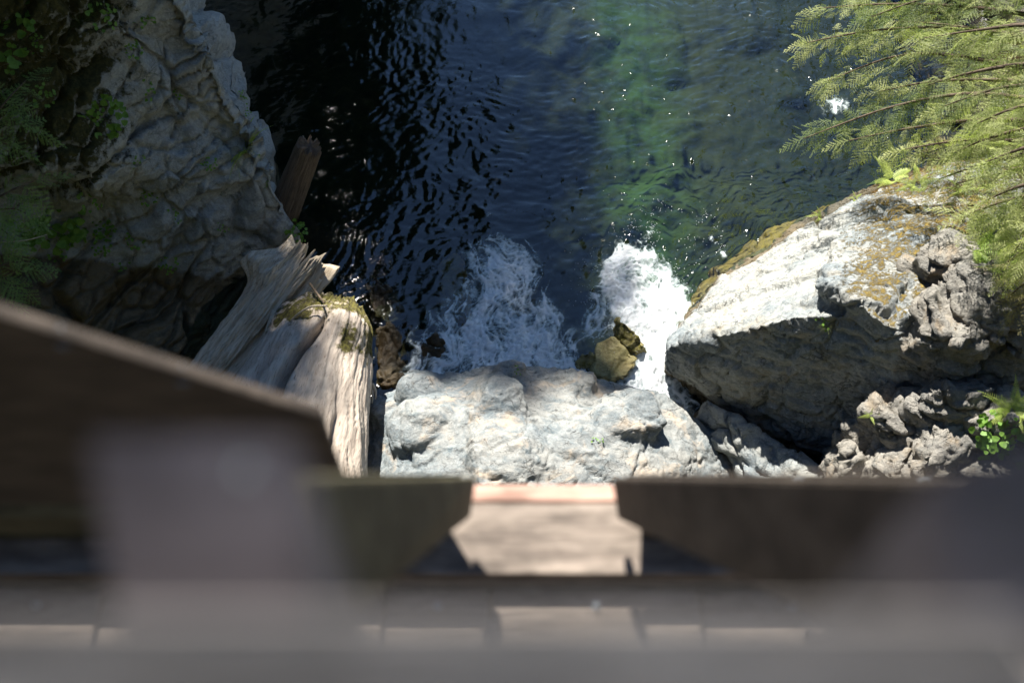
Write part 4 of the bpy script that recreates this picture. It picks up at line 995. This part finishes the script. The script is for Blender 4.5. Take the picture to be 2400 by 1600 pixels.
# ------------------------------------------------------------------ footbridge railing (close to the lens, out of focus)
def beam_mesh(name, outline, axis_, a0, a1, mat, bev=.004):
    """prism: outline in two axes, extruded along the third from a0 to a1"""
    bm = bmesh.new(); vs_ = []
    for q in (a0, a1):
        row = []
        for p in outline:
            c = {'y': (p[0], q, p[1]), 'x': (q, p[0], p[1]), 'z': (p[0], p[1], q)}[axis_]; row.append(bm.verts.new(c))
        vs_.append(row)
    n = len(outline); bm.faces.new(vs_[0]); bm.faces.new(vs_[1][::-1])
    for i in range(n): bm.faces.new((vs_[0][i], vs_[1][i], vs_[1][(i+1) % n], vs_[0][(i+1) % n]))
    bmesh.ops.recalc_face_normals(bm, faces=bm.faces)
    bmesh.ops.bevel(bm, geom=bm.edges[:], offset=bev, segments=2, affect='EDGES', profile=.6)
    me = bpy.data.meshes.new(name); bm.to_mesh(me); bm.free(); me.materials.append(mat); return me
def bolt_mesh():
    bm = bmesh.new(); bmesh.ops.create_cone(bm, cap_ends=True, segments=6, radius1=.0095, radius2=.0095, depth=.009, matrix=Matrix.Translation((0, 0, .0045)))
    bmesh.ops.create_cone(bm, cap_ends=True, segments=16, radius1=.016, radius2=.016, depth=.003, matrix=Matrix.Translation((0, 0, .0010)))
    bmesh.ops.create_cone(bm, cap_ends=True, segments=12, radius1=.006, radius2=.0055, depth=.022, matrix=Matrix.Translation((0, 0, .018)))
    me = bpy.data.meshes.new('bolt'); bm.to_mesh(me); bm.free(); me.materials.append(M['steel']); return me
BM = bolt_mesh()
CZ = 9.0
br = empty('footbridge', (0, 0, CZ-1.75), 'timber footbridge railing and deck edge, blurred close to the lens', 'bridge')
def bpart(name, me, parent=None, label=None):
    o = link(name, me, parent or br)
    if parent is None: o.location = (0, 0, -(CZ-1.75))
    if label: o['label'] = label
    return o
def bolt(p, nrm, parent, s=1.0):
    o = link('bolt', BM, parent); o.location = p; o.scale = (s,)*3
    o.rotation_mode = 'QUATERNION'; o.rotation_quaternion = Vector(nrm).to_track_quat('Z', 'Y'); return o
# handrail: a board on the walkway side of the posts, tipped towards the walkway; its right end is sawn on the slant
def slant_board(name, x0, x1a, x1b, yt, zt_, ln, th, mat):
    sn, cs_ = math.sin(R(47)), math.cos(R(47))
    pts = []
    for off in (0, 1):
        for (x, l) in ((x0, 0), (x1a, 0), (x1b, ln), (x0, ln)):
            pts.append((x, yt-cs_*l+off*(.0006 if l == 0 else th+.03), zt_-sn*l-off*(.0006 if l == 0 else .01)))
    bm = bmesh.new(); v = [bm.verts.new(p) for p in pts]
    for f in ((0, 1, 2, 3), (7, 6, 5, 4), (0, 4, 5, 1), (1, 5, 6, 2), (2, 6, 7, 3), (3, 7, 4, 0)): bm.faces.new([v[q] for q in f])
    bmesh.ops.recalc_face_normals(bm, faces=bm.faces)
    me = bpy.data.meshes.new(name); bm.to_mesh(me); bm.free(); me.materials.append(mat); return me
hr = bpart('handrail', slant_board('handrail', -2.4, .105, .190, .0618, CZ-.2077, .13, .030, M['rail']), label='weathered grey handrail board nearest the lens')
for x0 in (-.116, .118, .346, -.344):
    sl0 = math.tan(R(53)); bm = bmesh.new(); w_ = .057; yn, yf = .079, .1215; zf = CZ-.243; zn = zf-.0425*sl0
    v = [bm.verts.new(p) for p in ((x0, yn, zn), (x0+w_, yn, zn), (x0+w_, yf, zf), (x0, yf, zf), (x0, yn, CZ-1.75), (x0+w_, yn, CZ-1.75), (x0+w_, yf, CZ-1.75), (x0, yf, CZ-1.75))]
    for f in ((0, 1, 2, 3), (4, 7, 6, 5), (0, 4, 5, 1), (1, 5, 6, 2), (2, 6, 7, 3), (3, 7, 4, 0)): bm.faces.new([v[q] for q in f])
    bmesh.ops.recalc_face_normals(bm, faces=bm.faces); bmesh.ops.bevel(bm, geom=bm.edges[:], offset=.002, segments=2, affect='EDGES')
    me = bpy.data.meshes.new('post'); bm.to_mesh(me); bm.free(); me.materials.append(M['post'])
    if x0 > 0: me.transform(Matrix.Translation((x0+.03, .1, 0)) @ Matrix.Rotation(R(17), 4, 'Z') @ Matrix.Translation((-x0-.03, -.1, 0)))
    po = bpart('post', me)
    bolt((x0+.043, .1155, zf-.006*sl0), (0, -math.sin(R(53)), math.cos(R(53))), po, .17)
# curb rail in two lengths with a gap between them
xl = at(1120, 1110, CZ-1.32)[0]; xr = at(1430, 1110, CZ-1.32)[0]
zt = CZ-1.32; zb = CZ-1.467
def curb(xe, xfar, cut, mat):
    """curb timber with a canted walkway-side arris; its end is sawn back towards the foot"""
    prof = ((.600, zt), (.558, zt-.062), (.556, zb), (.600, zb)); sg = math.copysign(1, xfar-xe)
    bm = bmesh.new(); e0 = [bm.verts.new((xe+sg*c_, y, z)) for (y, z), c_ in zip(prof, (0, cut*.12, cut, cut*.8))]; e1 = [bm.verts.new((xfar, y, z)) for y, z in prof]
    bm.faces.new(e0); bm.faces.new(e1[::-1])
    for i in range(4): bm.faces.new((e0[i], e1[i], e1[(i+1) % 4], e0[(i+1) % 4]))
    bmesh.ops.recalc_face_normals(bm, faces=bm.faces); bmesh.ops.bevel(bm, geom=bm.edges[:], offset=.003, segments=2, affect='EDGES')
    me = bpy.data.meshes.new('curb_rail'); bm.to_mesh(me); bm.free(); me.materials.append(mat); return bpart('curb_rail', me)
cl = curb(xl-.02, -2.4, .05, M['olive']); cr = curb(xr+.02, 2.4, .05, M['curb'])
bolt((xr+.27, .589, zt), (0, 0, 1), cr, .6); bolt((xr+.45, .589, zt), (0, 0, 1), cr, .6)
# slanting struts that prop the posts from the ends of the curb
def plate(name, corners, thick, away, mat):
    c4 = [Vector(c_) for c_ in corners]; n_ = (c4[1]-c4[0]).cross(c4[3]-c4[0]).normalized()
    if n_.dot(Vector(away)) < 0: n_ = -n_
    bm = bmesh.new(); a4 = [bm.verts.new(c_) for c_ in c4]; b4 = [bm.verts.new(c_+n_*thick) for c_ in c4]
    bm.faces.new(a4); bm.faces.new(b4[::-1])
    for i in range(4): bm.faces.new((a4[i], b4[i], b4[(i+1) % 4], a4[(i+1) % 4]))
    bmesh.ops.recalc_face_normals(bm, faces=bm.faces); bmesh.ops.bevel(bm, geom=bm.edges[:], offset=.002, segments=2, affect='EDGES')
    me = bpy.data.meshes.new(name); bm.to_mesh(me); bm.free(); me.materials.append(mat); return me
def a3(p): return tuple(aty(*p))
sr = bpart('strut', plate('strut', [a3((1434, 1122, .60)), a3((1448, 1216, .57)), a3((2280, 1620, .13)), a3((2240, 1118, .22))], .012, (1, .3, 0), M['curb']))
sl2 = bpart('strut', plate('strut', [a3((1116, 1122, .60)), a3((1102, 1212, .57)), a3((775, 1490, .16)), a3((735, 1118, .24))], .012, (-1, .3, 0), M['olive']))
# deck-edge timber under the curb, reddish outer edge board
ed = bpart('edge_beam', beam_mesh('edge_beam', [(.502, CZ-1.47), (.618, CZ-1.47), (.618, CZ-1.70), (.502, CZ-1.70)], 'x', -4, 4, M['tan']))
ob = bpart('edge_board', beam_mesh('edge_board', [(.624, CZ-1.476), (.652, CZ-1.476), (.652, CZ-1.66), (.624, CZ-1.66)], 'x', -4, 4, M['red']))
# deck planks running in from the edge
px_edges = [-620, -250, 60, 330, 640, 930, 1155, 1600, 1990, 2330, 2700]
for i in range(len(px_edges)-1):
    xa = (px_edges[i]-1200)/FPX*1.70; xb = (px_edges[i+1]-1200)/FPX*1.70
    pk = bpart('deck_plank', beam_mesh('deck_plank', [(xa+.003, -1.2), (xb-.003, -1.2), (xb-.003, .496), (xa+.003, .496)], 'z', CZ-1.56, CZ-1.515-.004*(i % 2), M['deck']))
    bolt(((xa+xb)/2, .470, CZ-1.515-.004*(i % 2)), (0, 0, 1), pk, .45)
st_ = bpart('stringer', beam_mesh('stringer', [(.25, CZ-1.57), (.42, CZ-1.57), (.42, CZ-1.95), (.25, CZ-1.95)], 'x', -9, 9, M['brown']))
# slanting brace outside the railing on the left
pA = aty(752, 978, .50); pB = aty(0, 742, .50); sl_ = (pB[2]-pA[2])/(pB[0]-pA[0])
x2 = pA[0]-1.1; z2 = pA[2]-1.1*sl_*1.0
bo = bpart('brace', beam_mesh('brace', [(pA[0], pA[2]), (pA[0], pA[2]-.24), (x2, pA[2]-.24), (x2, z2)], 'y', .50, .515, M['brown']))
for a in (150, 430):
    q = aty(a, 742+a*(236/750), .508); bolt((q[0], .508, q[2]-.004), (0, 0, 1), bo, .7)
for o in bpy.data.objects:
    if o.type == 'MESH' and 'moss' not in o.data.attributes and any(m and m.name in ('brown_bark',) for m in o.data.materials):
        add_attr(o.data, 'moss', np.zeros(len(o.data.vertices)))
print('done', time.time()-T0, 'tris', sum(len(m.polygons)*2 for m in bpy.data.meshes))
